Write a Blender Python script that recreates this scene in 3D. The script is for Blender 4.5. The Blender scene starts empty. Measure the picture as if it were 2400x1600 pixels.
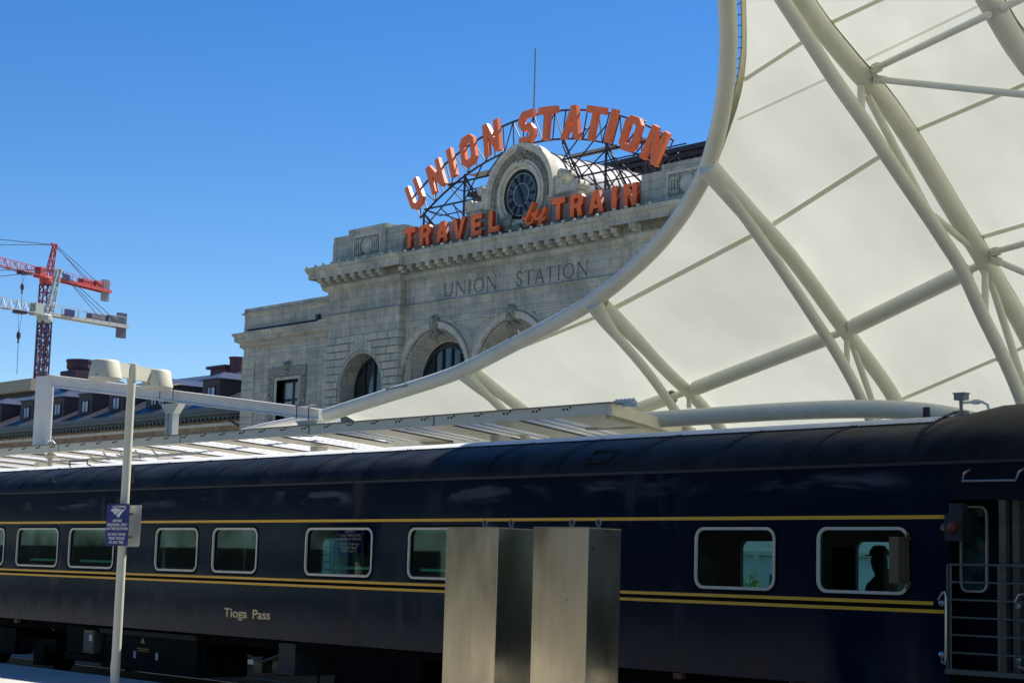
import bpy, math, random
from mathutils import Vector, Matrix
from mathutils.geometry import tessellate_polygon
random.seed(7)
R = math.radians
C = bpy.context.scene.collection
scene = bpy.context.scene

# ------------------------------------------------------------------ camera
EYE = 2.23
M = ((0.653712, 0.071398, 0.753371), (0.756267, -0.097064, -0.647022), (0.026929, 0.992714, -0.117448))
CAMROWS = None
def _cam():
    f = 4258.976; c = (1200.0, 800.0); vl = (-2534.43, 1240.52); vz = (2159.85, -32238.8)
    K = lambda p: Vector((p[0]-c[0], -(p[1]-c[1]), -f))
    z = K(vz).normalized(); x = -K(vl); x = (x - z*x.dot(z)).normalized(); y = z.cross(x)
    rot = Matrix((x, y, z)).to_4x4()
    cd = bpy.data.cameras.new('camera'); cd.lens = 36*f/2400; cd.sensor_width = 36
    cd.clip_start = 0.1; cd.clip_end = 3000
    co = bpy.data.objects.new('camera', cd); C.objects.link(co)
    co.matrix_world = Matrix.Translation((0, 0, EYE)) @ rot
    scene.camera = co
_cam()

# ------------------------------------------------------------------ sky, sun, exposure
SUN = Vector((0.10, 0.99, 0)).normalized()
ELEV = R(51)
w = bpy.data.worlds.new("World"); scene.world = w; w.use_nodes = True
nt = w.node_tree; nt.nodes.clear()
sky = nt.nodes.new('ShaderNodeTexSky'); sky.sky_type = 'NISHITA'; sky.sun_disc = False
sky.sun_elevation = ELEV; sky.sun_rotation = math.atan2(SUN.x, SUN.y)
sky.altitude = 1600; sky.air_density = 1.0; sky.dust_density = 0.4; sky.ozone_density = 1.6
bg = nt.nodes.new('ShaderNodeBackground'); bg.inputs['Strength'].default_value = 0.092
wo = nt.nodes.new('ShaderNodeOutputWorld')
hs = nt.nodes.new('ShaderNodeHueSaturation'); hs.inputs['Hue'].default_value = 0.507; hs.inputs['Saturation'].default_value = 1.40; hs.inputs['Value'].default_value = 0.90
nt.links.new(sky.outputs[0], hs.inputs['Color']); nt.links.new(hs.outputs[0], bg.inputs['Color']); nt.links.new(bg.outputs[0], wo.inputs[0])
sl = bpy.data.lights.new('sun', 'SUN'); sl.energy = 4.8; sl.angle = R(0.5); sl.color = (1, .955, .89)
so = bpy.data.objects.new('sun', sl); C.objects.link(so)
sd = Vector((SUN.x*math.cos(ELEV), SUN.y*math.cos(ELEV), math.sin(ELEV)))
so.rotation_euler = sd.to_track_quat('Z', 'Y').to_euler()
so.location = sd*60
scene.view_settings.view_transform = 'Standard'; scene.view_settings.look = 'None'
scene.view_settings.exposure = 0.80; scene.view_settings.gamma = 1

# ------------------------------------------------------------------ materials
def mat(name, col, rough=.6, metal=0, var=0, vscale=3, bump=0, bscale=30, col2=None, coat=0, spec=.5, trans=0, stretch=(1, 1, 1)):
    m = bpy.data.materials.new(name); m.use_nodes = True; n = m.node_tree; b = n.nodes['Principled BSDF']
    b.inputs['Base Color'].default_value = (*col, 1); b.inputs['Roughness'].default_value = rough
    b.inputs['Metallic'].default_value = metal; b.inputs['Specular IOR Level'].default_value = spec
    b.inputs['Coat Weight'].default_value = coat
    if var or col2 or bump:
        g = n.nodes.new('ShaderNodeNewGeometry'); mp = n.nodes.new('ShaderNodeMapping'); mp.inputs['Scale'].default_value = stretch
        n.links.new(g.outputs['Position'], mp.inputs['Vector'])
    if var or col2:
        t = n.nodes.new('ShaderNodeTexNoise'); t.inputs['Scale'].default_value = vscale; t.inputs['Detail'].default_value = 6
        n.links.new(mp.outputs[0], t.inputs['Vector'])
        r = n.nodes.new('ShaderNodeMapRange'); r.inputs[1].default_value = .35; r.inputs[2].default_value = .65
        n.links.new(t.outputs['Fac'], r.inputs[0])
        mx = n.nodes.new('ShaderNodeMix'); mx.data_type = 'RGBA'
        mx.inputs[6].default_value = (*[c*(1-var) for c in col], 1); mx.inputs[7].default_value = (*(col2 or [min(1, c*(1+var)) for c in col]), 1)
        n.links.new(r.outputs[0], mx.inputs[0]); n.links.new(mx.outputs[2], b.inputs['Base Color'])
    if bump:
        t2 = n.nodes.new('ShaderNodeTexNoise'); t2.inputs['Scale'].default_value = bscale; t2.inputs['Detail'].default_value = 3
        bp = n.nodes.new('ShaderNodeBump'); bp.inputs['Strength'].default_value = bump; bp.inputs['Distance'].default_value = .05
        n.links.new(mp.outputs[0], t2.inputs['Vector']); n.links.new(t2.outputs['Fac'], bp.inputs['Height']); n.links.new(bp.outputs[0], b.inputs['Normal'])
    return m

def stone_mat(name, c1, c2, bw=.95, bh=.46, mortar=.014, dark=.5, zoff=0.0, mcol=None, var2=.25, soft=.35):
    """blocks laid in courses; u = X+Y so that returns carry the same coursing"""
    m = bpy.data.materials.new(name); m.use_nodes = True; n = m.node_tree; L = n.links.new; b = n.nodes['Principled BSDF']
    b.inputs['Roughness'].default_value = .85; b.inputs['Specular IOR Level'].default_value = .25
    g = n.nodes.new('ShaderNodeNewGeometry'); s = n.nodes.new('ShaderNodeSeparateXYZ'); L(g.outputs['Position'], s.inputs[0])
    a = n.nodes.new('ShaderNodeMath'); a.operation = 'ADD'; L(s.outputs[0], a.inputs[0]); L(s.outputs[1], a.inputs[1])
    az = n.nodes.new('ShaderNodeMath'); az.operation = 'ADD'; L(s.outputs[2], az.inputs[0]); az.inputs[1].default_value = zoff
    cb = n.nodes.new('ShaderNodeCombineXYZ'); L(a.outputs[0], cb.inputs[0]); L(az.outputs[0], cb.inputs[1])
    br = n.nodes.new('ShaderNodeTexBrick'); L(cb.outputs[0], br.inputs['Vector'])
    br.inputs['Scale'].default_value = 1; br.inputs['Brick Width'].default_value = bw; br.inputs['Row Height'].default_value = bh
    br.inputs['Mortar Size'].default_value = mortar; br.inputs['Mortar Smooth'].default_value = .3
    br.inputs['Color1'].default_value = (*c1, 1); br.inputs['Color2'].default_value = (*c2, 1)
    br.inputs['Mortar'].default_value = (*(mcol or [x*.62 for x in c1]), 1)
    ns = n.nodes.new('ShaderNodeTexNoise'); ns.inputs['Scale'].default_value = .7; ns.inputs['Detail'].default_value = 9; ns.inputs['Roughness'].default_value = .65
    L(g.outputs['Position'], ns.inputs['Vector'])
    rr = n.nodes.new('ShaderNodeMapRange'); rr.inputs[1].default_value = .38; rr.inputs[2].default_value = .68; rr.inputs[3].default_value = 1.0; rr.inputs[4].default_value = dark
    L(ns.outputs['Fac'], rr.inputs[0])
    # vertical rain streaks
    mp = n.nodes.new('ShaderNodeMapping'); mp.inputs['Scale'].default_value = (2.6, 2.6, .22); L(g.outputs['Position'], mp.inputs[0])
    n2 = n.nodes.new('ShaderNodeTexNoise'); n2.inputs['Scale'].default_value = 1.3; n2.inputs['Detail'].default_value = 5; L(mp.outputs[0], n2.inputs['Vector'])
    r2 = n.nodes.new('ShaderNodeMapRange'); r2.inputs[1].default_value = .45; r2.inputs[2].default_value = .75; r2.inputs[3].default_value = 1.0; r2.inputs[4].default_value = 1-var2
    L(n2.outputs['Fac'], r2.inputs[0])
    mu = n.nodes.new('ShaderNodeMath'); mu.operation = 'MULTIPLY'; L(rr.outputs[0], mu.inputs[0]); L(r2.outputs[0], mu.inputs[1])
    mx = n.nodes.new('ShaderNodeMix'); mx.data_type = 'RGBA'; mx.blend_type = 'MULTIPLY'; mx.inputs[0].default_value = 1
    L(br.outputs['Color'], mx.inputs[6]); L(mu.outputs[0], mx.inputs[7]); L(mx.outputs[2], b.inputs['Base Color'])
    bp = n.nodes.new('ShaderNodeBump'); bp.inputs['Strength'].default_value = .35; bp.inputs['Distance'].default_value = .02; bp.invert = True
    L(br.outputs['Fac'], bp.inputs['Height']); L(bp.outputs[0], b.inputs['Normal'])
    return m

def translucent_mat(name, col, tr):
    m = bpy.data.materials.new(name); m.use_nodes = True; n = m.node_tree; n.nodes.clear(); L = n.links.new
    o = n.nodes.new('ShaderNodeOutputMaterial'); a = n.nodes.new('ShaderNodeMixShader'); a.inputs[0].default_value = tr
    d = n.nodes.new('ShaderNodeBsdfDiffuse'); t = n.nodes.new('ShaderNodeBsdfTranslucent'); d.inputs[0].default_value = (*col, 1); t.inputs[0].default_value = (*col, 1)
    L(d.outputs[0], a.inputs[1]); L(t.outputs[0], a.inputs[2]); L(a.outputs[0], o.inputs[0]); return m

def glass_mat(name, tint, refl=.35, rough=.02):
    m = bpy.data.materials.new(name); m.use_nodes = True; n = m.node_tree; n.nodes.clear(); L = n.links.new
    o = n.nodes.new('ShaderNodeOutputMaterial'); mx = n.nodes.new('ShaderNodeMixShader')
    t = n.nodes.new('ShaderNodeBsdfTransparent'); t.inputs[0].default_value = (*tint, 1)
    g = n.nodes.new('ShaderNodeBsdfGlossy'); g.inputs[0].default_value = (.75, .95, .88, 1); g.inputs['Roughness'].default_value = rough
    fr = n.nodes.new('ShaderNodeFresnel'); fr.inputs[0].default_value = 1.0+refl*2
    L(fr.outputs[0], mx.inputs[0]); L(t.outputs[0], mx.inputs[1]); L(g.outputs[0], mx.inputs[2]); L(mx.outputs[0], o.inputs[0])
    return m

def fabric_mat():
    m = bpy.data.materials.new('canopy_fabric'); m.use_nodes = True; n = m.node_tree; n.nodes.clear(); L = n.links.new
    o = n.nodes.new('ShaderNodeOutputMaterial'); a = n.nodes.new('ShaderNodeMixShader'); a.inputs[0].default_value = .36
    d = n.nodes.new('ShaderNodeBsdfDiffuse'); t = n.nodes.new('ShaderNodeBsdfTranslucent')
    g = n.nodes.new('ShaderNodeNewGeometry'); ns = n.nodes.new('ShaderNodeTexNoise'); ns.inputs['Scale'].default_value = 1.1; ns.inputs['Detail'].default_value = 8
    L(g.outputs['Position'], ns.inputs[0])
    mx = n.nodes.new('ShaderNodeMix'); mx.data_type = 'RGBA'; mx.inputs[6].default_value = (.56, .57, .49, 1); mx.inputs[7].default_value = (.66, .665, .58, 1)
    L(ns.outputs['Fac'], mx.inputs[0])
    mp = n.nodes.new('ShaderNodeMapping'); mp.inputs['Rotation'].default_value = (.6, 0, .4); mp.inputs['Scale'].default_value = (.5, .22, .5); L(g.outputs['Position'], mp.inputs[0])
    n2 = n.nodes.new('ShaderNodeTexNoise'); n2.inputs['Scale'].default_value = .8; n2.inputs['Detail'].default_value = 5; L(mp.outputs[0], n2.inputs[0])
    r2 = n.nodes.new('ShaderNodeMapRange'); r2.inputs[1].default_value = .3; r2.inputs[2].default_value = .7; r2.inputs[3].default_value = .80; r2.inputs[4].default_value = 1.05; L(n2.outputs['Fac'], r2.inputs[0])
    m2 = n.nodes.new('ShaderNodeMix'); m2.data_type = 'RGBA'; m2.blend_type = 'MULTIPLY'; m2.inputs[0].default_value = 1; L(mx.outputs[2], m2.inputs[6]); L(r2.outputs[0], m2.inputs[7])
    L(m2.outputs[2], d.inputs[0]); L(m2.outputs[2], t.inputs[0])
    wv = n.nodes.new('ShaderNodeTexNoise'); wv.inputs['Scale'].default_value = 1.6; wv.inputs['Detail'].default_value = 2; L(mp.outputs[0], wv.inputs[0]); bp = n.nodes.new('ShaderNodeBump'); bp.inputs['Strength'].default_value = .35; bp.inputs['Distance'].default_value = .12; L(wv.outputs['Fac'], bp.inputs['Height']); L(bp.outputs[0], d.inputs['Normal'])
    L(d.outputs[0], a.inputs[1]); L(t.outputs[0], a.inputs[2]); L(a.outputs[0], o.inputs[0])
    return m

STONE = stone_mat('grey_limestone', (.40, .43, .365), (.56, .535, .42), dark=.60)
BLK = stone_mat('limestone_blocks', (.44, .48, .385), (.59, .56, .415), bw=1.15, bh=.46, mortar=0, dark=.70, zoff=.01)
STONE2 = stone_mat('carved_limestone', (.42, .445, .375), (.55, .525, .41), bw=.85, bh=.9, dark=.60)
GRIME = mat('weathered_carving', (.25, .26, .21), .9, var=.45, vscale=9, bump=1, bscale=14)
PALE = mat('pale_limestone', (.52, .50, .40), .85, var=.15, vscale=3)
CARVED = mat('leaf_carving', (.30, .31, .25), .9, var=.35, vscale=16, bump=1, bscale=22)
JOINT = mat('dirty_mortar_joint', (.15, .15, .12), .95)
INCISE = mat('inscription_grime', (.10, .105, .085), .9)
LETTER = mat('orange_sign_enamel', (.82, .175, .055), .45, var=.06, vscale=4, spec=.35)
LETTERLOW = mat('red_orange_sign_enamel', (.92, .165, .035), .45, var=.10, vscale=4, spec=.35)
LETTERSIDE = mat('shade_painted_letter_side', (.40, .055, .015), .5)  # darker red paints shade onto the sides of the lower letters
SCREW = mat('dark_rivet', (.12, .04, .03), .6)
IRON = mat('black_iron', (.018, .018, .024), .55)
DIAL = mat('slate_blue_dial_glass', (.045, .06, .085), .25, var=.2, vscale=2)
DIALIN = mat('deep_dial_glass', (.03, .045, .065), .2)
BLACK = mat('black_paint', (.008, .009, .011), .6)
DGLASS = mat('dark_window_glass', (.02, .03, .032), .08, spec=.8, var=.4, vscale=.8)
CURT = mat('window_curtain', (.33, .42, .40), .8, var=.3, vscale=3, stretch=(9, 9, .3))
FRAME = mat('dark_green_window_frame', (.012, .022, .02), .5)
BARREL = mat('silver_roof_sheet', (.22, .22, .23), .6, var=.12, vscale=2, metal=0)
HALL = mat('dark_plum_roofing', (.040, .034, .044), .7, var=.2, vscale=2)
WHITE = mat('cream_white_steel', (.74, .72, .57), .42, var=.05, vscale=2, spec=.4)
WHITEC = mat('white_coated_steel', (.74, .71, .62), .4, var=.05, vscale=2)
GALV = mat('galvanised_steel', (.20, .21, .205), .55, metal=.2, var=.12, vscale=5)
POLEM = mat('cream_pole_paint', (.58, .56, .43), .42, var=.05, vscale=3)
FABRIC = fabric_mat()
SEAM = None
EDGE = mat('olive_fabric_border', (.62, .60, .42), .7)
def navy_mat():
    m = mat('navy_coach_paint', (.0045, .011, .030), .17, bump=.10, bscale=1.5, spec=.10, stretch=(1, 1, .45)); n = m.node_tree; L = n.links.new; b = n.nodes['Principled BSDF']
    g = n.nodes.new('ShaderNodeNewGeometry'); s = n.nodes.new('ShaderNodeSeparateXYZ'); L(g.outputs['Position'], s.inputs[0])
    def noise(scale, st, det=5, dist=0):
        mp = n.nodes.new('ShaderNodeMapping'); mp.inputs['Scale'].default_value = st; L(g.outputs['Position'], mp.inputs[0])
        t = n.nodes.new('ShaderNodeTexNoise'); t.inputs['Scale'].default_value = scale; t.inputs['Detail'].default_value = det; t.inputs['Distortion'].default_value = dist; L(mp.outputs[0], t.inputs[0]); return t.outputs['Fac']
    def rng(x, a, b_, c=0, d=1):
        r = n.nodes.new('ShaderNodeMapRange'); L(x, r.inputs[0]); r.inputs[1].default_value = a; r.inputs[2].default_value = b_; r.inputs[3].default_value = c; r.inputs[4].default_value = d; return r.outputs[0]
    def mth(op, x, y):
        q = n.nodes.new('ShaderNodeMath'); q.operation = op
        for i, v in enumerate((x, y)):
            if isinstance(v, (int, float)): q.inputs[i].default_value = v
            else: L(v, q.inputs[i])
        return q.outputs[0]
    z = s.outputs[2]
    streak = rng(noise(1.1, (2.2, 1, .35), 6, .6), .52, .72)          # dried water runs, also painting in wavy reflections
    patch = rng(noise(.55, (1, 1, .9), 3), .50, .66)
    low = mth('MULTIPLY', rng(noise(2.2, (1.6, 1, .7), 6, .4), .42, .62), rng(z, 1.75, 1.2))   # road film towards the sill, also painting in pale reflections
    topw = mth('MULTIPLY', rng(noise(1.5, (.55, 1, 2.4), 6, 1.1), .50, .68), mth('MULTIPLY', rng(z, 3.18, 3.30), rng(z, 3.50, 3.42)))  # wavy reflections below the eaves, painted into the colour as pale marks
    topm = mth('MULTIPLY', topw, rng(noise(.5, (1, 1, .01), 1), .45, .60))
    f = mth('MAXIMUM', mth('MULTIPLY', mth('MULTIPLY', streak, patch), .75), mth('MULTIPLY', low, .26)); f = mth('MAXIMUM', f, mth('MULTIPLY', topm, 1.2))
    mx = n.nodes.new('ShaderNodeMix'); mx.data_type = 'RGBA'; mx.inputs[6].default_value = (.0026, .0100, .0225, 1); mx.inputs[7].default_value = (.050, .062, .075, 1)
    L(f, mx.inputs[0]); L(mx.outputs[2], b.inputs['Base Color'])
    L(rng(f, 0, 1, .11, .5), b.inputs['Roughness']); return m
NAVY = navy_mat()
ROOFM = mat('charcoal_coach_roof', (.016, .0165, .017), .5, var=.5, vscale=2.2, bump=.4, bscale=2.0, spec=.07)
CROWN = mat('white_roof_crown', (.62, .62, .58), .6, var=.12, vscale=5)
YEL = mat('yellow_stripe', (.88, .44, .015), .4, var=.06, vscale=6)
GOLDT = mat('gold_lettering', (.80, .62, .26), .5)
ALU = mat('aluminium_window_frame', (.62, .57, .42), .4, var=.08, vscale=8)
GASK = mat('window_gasket', (.002, .002, .002), .85, spec=.1)
CGLASS = glass_mat('green_tinted_glass', (.36, .76, .62), .22)
VGLASS = glass_mat('vestibule_glass', (.22, .34, .28), .3)
UNDER = mat('underframe_grime', (.005, .0055, .0045), .85, spec=.05, var=.5, vscale=4)
UNDER2 = mat('underframe_box_paint', (.0085, .0095, .008), .7, spec=.06, var=.35, vscale=3)
INTER = mat('coach_interior', (.05, .045, .038), .8)
STAIN = mat('brushed_stainless', (.50, .44, .30), .2, metal=.92, var=.07, vscale=3, stretch=(3, 3, .4), bump=.03, bscale=2)
def _specks(m):
    n = m.node_tree; L = n.links.new; b = n.nodes['Principled BSDF']; g = n.nodes.new('ShaderNodeNewGeometry'); mp = n.nodes.new('ShaderNodeMapping'); mp.inputs['Scale'].default_value = (1, 1, .45); L(g.outputs['Position'], mp.inputs[0])
    t = n.nodes.new('ShaderNodeTexNoise'); t.inputs['Scale'].default_value = 24; t.inputs['Detail'].default_value = 3; L(mp.outputs[0], t.inputs[0]); r = n.nodes.new('ShaderNodeMapRange'); L(t.outputs['Fac'], r.inputs[0]); r.inputs[1].default_value = .70; r.inputs[2].default_value = .74; r.inputs[3].default_value = 1; r.inputs[4].default_value = .25
    t2 = n.nodes.new('ShaderNodeTexNoise'); t2.inputs['Scale'].default_value = 1.4; t2.inputs['Detail'].default_value = 3; L(mp.outputs[0], t2.inputs[0]); r2 = n.nodes.new('ShaderNodeMapRange'); L(t2.outputs['Fac'], r2.inputs[0]); r2.inputs[1].default_value = .35; r2.inputs[2].default_value = .7; r2.inputs[3].default_value = .14; r2.inputs[4].default_value = .34; L(r2.outputs[0], b.inputs['Roughness'])
    old = b.inputs['Base Color'].links[0].from_socket; cm = n.nodes.new('ShaderNodeMix'); cm.data_type = 'RGBA'; cm.blend_type = 'MULTIPLY'; cm.inputs[0].default_value = 1; L(old, cm.inputs[6]); L(r.outputs[0], cm.inputs[7]); L(cm.outputs[2], b.inputs['Base Color'])
_specks(STAIN)
STAINS = mat('brushed_stainless_side', (.50, .43, .29), .3, metal=1, var=.08, vscale=5, stretch=(6, 6, .35))
SIGNB = mat('sign_blue', (.007, .014, .13), .4, spec=.2)
SIGNW = mat('sign_white', (.62, .64, .62), .5)
BEIGE = mat('sign_back', (.50, .49, .38), .45)
CONC = mat('platform_concrete', (.42, .40, .35), .8, var=.15, vscale=1.2, bump=.2, bscale=20)
GRAVEL = mat('ballast_ground', (.16, .15, .14), .95, var=.35, vscale=2.5, bump=.6, bscale=25)
BRICK = stone_mat('tan_sandstone', (.36, .29, .17), (.28, .165, .10), bw=.8, bh=.34, mortar=.02, dark=.8, zoff=.12)
BROWN = mat('dark_brown_dormer', (.032, .026, .030), .6, var=.2, vscale=3)
EAVE = mat('grey_green_gutter', (.055, .072, .07), .45, var=.15, vscale=3)
SKYL = None
REDC = mat('crane_red', (.42, .05, .045), .5); MAROON = mat('crane_maroon', (.17, .022, .045), .6)
WHC = mat('crane_white', (.42, .44, .40), .5); INDIGO = mat('crane_mast_indigo', (.035, .03, .075), .6)
CWT = mat('counterweight_concrete', (.34, .34, .34), .8, var=.1); CWT2 = mat('counterweight_dark', (.13, .13, .17), .7)
BLUEB = mat('banner_blue', (.022, .02, .11), .6)
def tile_mat():
    m = mat('glossy_roof_tile', (.080, .076, .090), .30, var=.3, vscale=5, spec=.9); n = m.node_tree; L = n.links.new; b = n.nodes['Principled BSDF']
    g = n.nodes.new('ShaderNodeNewGeometry'); s = n.nodes.new('ShaderNodeSeparateXYZ'); L(g.outputs['Position'], s.inputs[0])
    def wave(src, k):
        a = n.nodes.new('ShaderNodeMath'); a.operation = 'MULTIPLY'; a.inputs[1].default_value = k; L(src, a.inputs[0])
        f = n.nodes.new('ShaderNodeMath'); f.operation = 'FRACT'; L(a.outputs[0], f.inputs[0]); return f.outputs[0]
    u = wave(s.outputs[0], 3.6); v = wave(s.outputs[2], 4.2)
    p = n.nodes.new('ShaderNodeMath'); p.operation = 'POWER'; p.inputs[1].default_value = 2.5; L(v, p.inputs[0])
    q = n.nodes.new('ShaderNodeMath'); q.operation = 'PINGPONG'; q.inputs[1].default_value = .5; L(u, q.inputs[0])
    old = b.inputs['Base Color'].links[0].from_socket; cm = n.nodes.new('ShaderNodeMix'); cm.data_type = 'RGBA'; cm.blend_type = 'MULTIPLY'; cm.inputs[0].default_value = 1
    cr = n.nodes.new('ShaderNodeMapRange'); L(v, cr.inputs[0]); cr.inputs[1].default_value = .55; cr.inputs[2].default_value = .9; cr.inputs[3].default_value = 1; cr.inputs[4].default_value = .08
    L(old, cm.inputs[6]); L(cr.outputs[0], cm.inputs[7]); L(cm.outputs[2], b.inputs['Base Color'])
    ad = n.nodes.new('ShaderNodeMath'); ad.operation = 'SUBTRACT'; L(q.outputs[0], ad.inputs[0]); L(p.outputs[0], ad.inputs[1])
    bp = n.nodes.new('ShaderNodeBump'); bp.inputs['Strength'].default_value = .8; bp.inputs['Distance'].default_value = .06
    L(ad.outputs[0], bp.inputs['Height']); L(bp.outputs[0], b.inputs['Normal'])
    return m
TILE = tile_mat(); SEAM = translucent_mat('canopy_seam_tape', (.74, .74, .58), .26); CLAMPM = mat('olive_clamp_strip', (.19, .18, .10), .7)
def skyl_mat():
    m = bpy.data.materials.new('translucent_skylight'); m.use_nodes = True; n = m.node_tree; n.nodes.clear(); L = n.links.new
    o = n.nodes.new('ShaderNodeOutputMaterial'); a = n.nodes.new('ShaderNodeMixShader'); a.inputs[0].default_value = .62
    d = n.nodes.new('ShaderNodeBsdfDiffuse'); d.inputs[0].default_value = (.8, .82, .85, 1); t = n.nodes.new('ShaderNodeBsdfTranslucent'); t.inputs[0].default_value = (.92, .93, .95, 1)
    L(d.outputs[0], a.inputs[1]); L(t.outputs[0], a.inputs[2]); L(a.outputs[0], o.inputs[0]); return m
SKYL = skyl_mat()

# ------------------------------------------------------------------ helpers
class MB:
    def __init__(s): s.v = []; s.f = []
    def add(s, vs, fs):
        k = len(s.v); s.v += [tuple(v) for v in vs]; s.f += [tuple(i+k for i in f) for f in fs]; return s
    def box(s, a, b):
        x0, y0, z0 = (min(p, q) for p, q in zip(a, b)); x1, y1, z1 = (max(p, q) for p, q in zip(a, b))
        return s.add([(x0,y0,z0),(x1,y0,z0),(x1,y1,z0),(x0,y1,z0),(x0,y0,z1),(x1,y0,z1),(x1,y1,z1),(x0,y1,z1)],
                     [(0,3,2,1),(4,5,6,7),(0,1,5,4),(1,2,6,5),(2,3,7,6),(3,0,4,7)])
    def bar(s, p, q, w, h=None):
        """square bar between two points"""
        p = Vector(p); q = Vector(q); d = (q-p)
        if d.length < 1e-6: return s
        d.normalize(); h = h or w
        u = d.cross(Vector((0, 0, 1)));
        if u.length < .05: u = Vector((1, 0, 0))
        u.normalize(); v = u.cross(d)
        vs = [e + u*a*w/2 + v*b*h/2 for e in (p, q) for a, b in ((-1,-1),(1,-1),(1,1),(-1,1))]
        return s.add(vs, [(0,3,2,1),(4,5,6,7),(0,1,5,4),(1,2,6,5),(2,3,7,6),(3,0,4,7)])
    def tube(s, pts, r, n=12, cap=True):
        pts = [Vector(p) for p in pts]; rs = r if isinstance(r, (list, tuple)) else [r]*len(pts)
        k = len(s.v); prev = None
        for i, p in enumerate(pts):
            d = (pts[min(i+1, len(pts)-1)] - pts[max(i-1, 0)]).normalized()
            if prev is None:
                u = d.cross(Vector((0, 0, 1)))
                if u.length < .05: u = Vector((1, 0, 0))
            else: u = prev - d*prev.dot(d)
            u.normalize(); v = d.cross(u); prev = u
            for j in range(n):
                a = 2*math.pi*j/n; s.v.append(tuple(p + (u*math.cos(a) + v*math.sin(a))*rs[i]))
        for i in range(len(pts)-1):
            for j in range(n):
                s.f.append((k+i*n+j, k+i*n+(j+1)%n, k+(i+1)*n+(j+1)%n, k+(i+1)*n+j))
        if cap:
            s.f.append(tuple(k+j for j in range(n))[::-1]); s.f.append(tuple(k+(len(pts)-1)*n+j for j in range(n)))
        return s
    def poly(s, outer, holes, y0, y1, back=True):
        """XZ polygon with holes extruded from y0 (front) to y1"""
        loops = [outer]+list(holes)
        flat = [p for l in loops for p in l]
        tri = tessellate_polygon([[Vector((p[0], p[1], 0)) for p in l] for l in loops])
        k = len(s.v); s.v += [(p[0], y0, p[1]) for p in flat]; n = len(flat)
        for a, b, c in tri:
            A, B, D = flat[a], flat[b], flat[c]
            cr = (B[0]-A[0])*(D[1]-A[1])-(B[1]-A[1])*(D[0]-A[0])
            s.f.append((k+a, k+b, k+c) if cr > 0 else (k+a, k+c, k+b))
        if y1 is not None:
            s.v += [(p[0], y1, p[1]) for p in flat]
            if back:
                for a, b, c in tri:
                    A, B, D = flat[a], flat[b], flat[c]
                    cr = (B[0]-A[0])*(D[1]-A[1])-(B[1]-A[1])*(D[0]-A[0])
                    s.f.append((k+n+a, k+n+c, k+n+b) if cr > 0 else (k+n+a, k+n+b, k+n+c))
            o = k
            for li, l in enumerate(loops):
                m = len(l); ar = sum(l[i][0]*l[(i+1)%m][1]-l[(i+1)%m][0]*l[i][1] for i in range(m))
                for i in range(m):
                    a, b = o+i, o+(i+1)%m
                    f = (a, a+n, b+n, b) if (ar > 0) == (li == 0) else (a, b, b+n, a+n)
                    s.f.append(f)
                o += m
        return s
    def lathe(s, prof, c, axis='Z', n=24, a0=0, a1=2*math.pi):
        full = abs(a1-a0-2*math.pi) < 1e-6; m = n if full else n+1; k = len(s.v)
        for r, h in prof:
            for j in range(m):
                a = a0+(a1-a0)*j/n
                if axis == 'Z': s.v.append((c[0]+r*math.cos(a), c[1]+r*math.sin(a), c[2]+h))
                elif axis == 'Y': s.v.append((c[0]+r*math.cos(a), c[1]+h, c[2]+r*math.sin(a)))
                else: s.v.append((c[0]+h, c[1]+r*math.cos(a), c[2]+r*math.sin(a)))
        for i in range(len(prof)-1):
            for j in range(n):
                j2 = (j+1) % m if full else j+1
                s.f.append((k+i*m+j, k+i*m+j2, k+(i+1)*m+j2, k+(i+1)*m+j))
        return s
    def mesh(s, off=(0, 0, 0)):
        me = bpy.data.meshes.new('m'); me.from_pydata([(v[0]-off[0], v[1]-off[1], v[2]-off[2]) for v in s.v], [], s.f); me.update()
        return me
WL = {}
def obj(name, mb, m, parent=None, smooth=False, fixn=True, kind=None, label=None):
    off = WL.get(parent.name, (0, 0, 0)) if parent else (0, 0, 0)
    me = mb.mesh(off) if isinstance(mb, MB) else mb
    me.name = name; me.materials.clear(); me.materials.append(m)
    if fixn:
        import bmesh
        b = bmesh.new(); b.from_mesh(me); bmesh.ops.recalc_face_normals(b, faces=b.faces); b.to_mesh(me); b.free()
    if smooth:
        for p in me.polygons: p.use_smooth = True
        me.set_sharp_from_angle(angle=R(38))
    o = bpy.data.objects.new(name, me); C.objects.link(o)
    if parent: o.parent = parent
    WL[o.name] = off
    if kind: o['kind'] = kind
    if label: o['label'] = label
    return o
def thing(name, label, cat, loc=(0, 0, 0), group=None):
    o = bpy.data.objects.new(name, None); C.objects.link(o); o.location = loc; WL[o.name] = tuple(loc)
    o['label'] = label; o['category'] = cat
    if group: o['group'] = group
    return o
def tag(o, label, cat, group=None):
    o['label'] = label; o['category'] = cat
    if group: o['group'] = group
    return o
def place(o, loc):
    """put a one-mesh thing's origin at loc without moving its surface"""
    o.data.transform(Matrix.Translation(-Vector(loc))); o.location = loc; return o
def dup(root, loc, label=None):
    r = root.copy(); C.objects.link(r); r.location = loc
    if label: r['label'] = label
    for ch in list(root.children):
        c = ch.copy(); C.objects.link(c); c.parent = r
        for g in list(ch.children):
            d = g.copy(); C.objects.link(d); d.parent = c
    return r
def arc(cx, cz, r, a0, a1, n):
    return [(cx+r*math.cos(R(a0+(a1-a0)*i/n)), cz+r*math.sin(R(a0+(a1-a0)*i/n))) for i in range(n+1)]
def archhole(cx, cz, r, zb, n=24):
    return [(cx-r, zb)] + arc(cx, cz, r, 180, 0, n) + [(cx+r, zb)]
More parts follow.
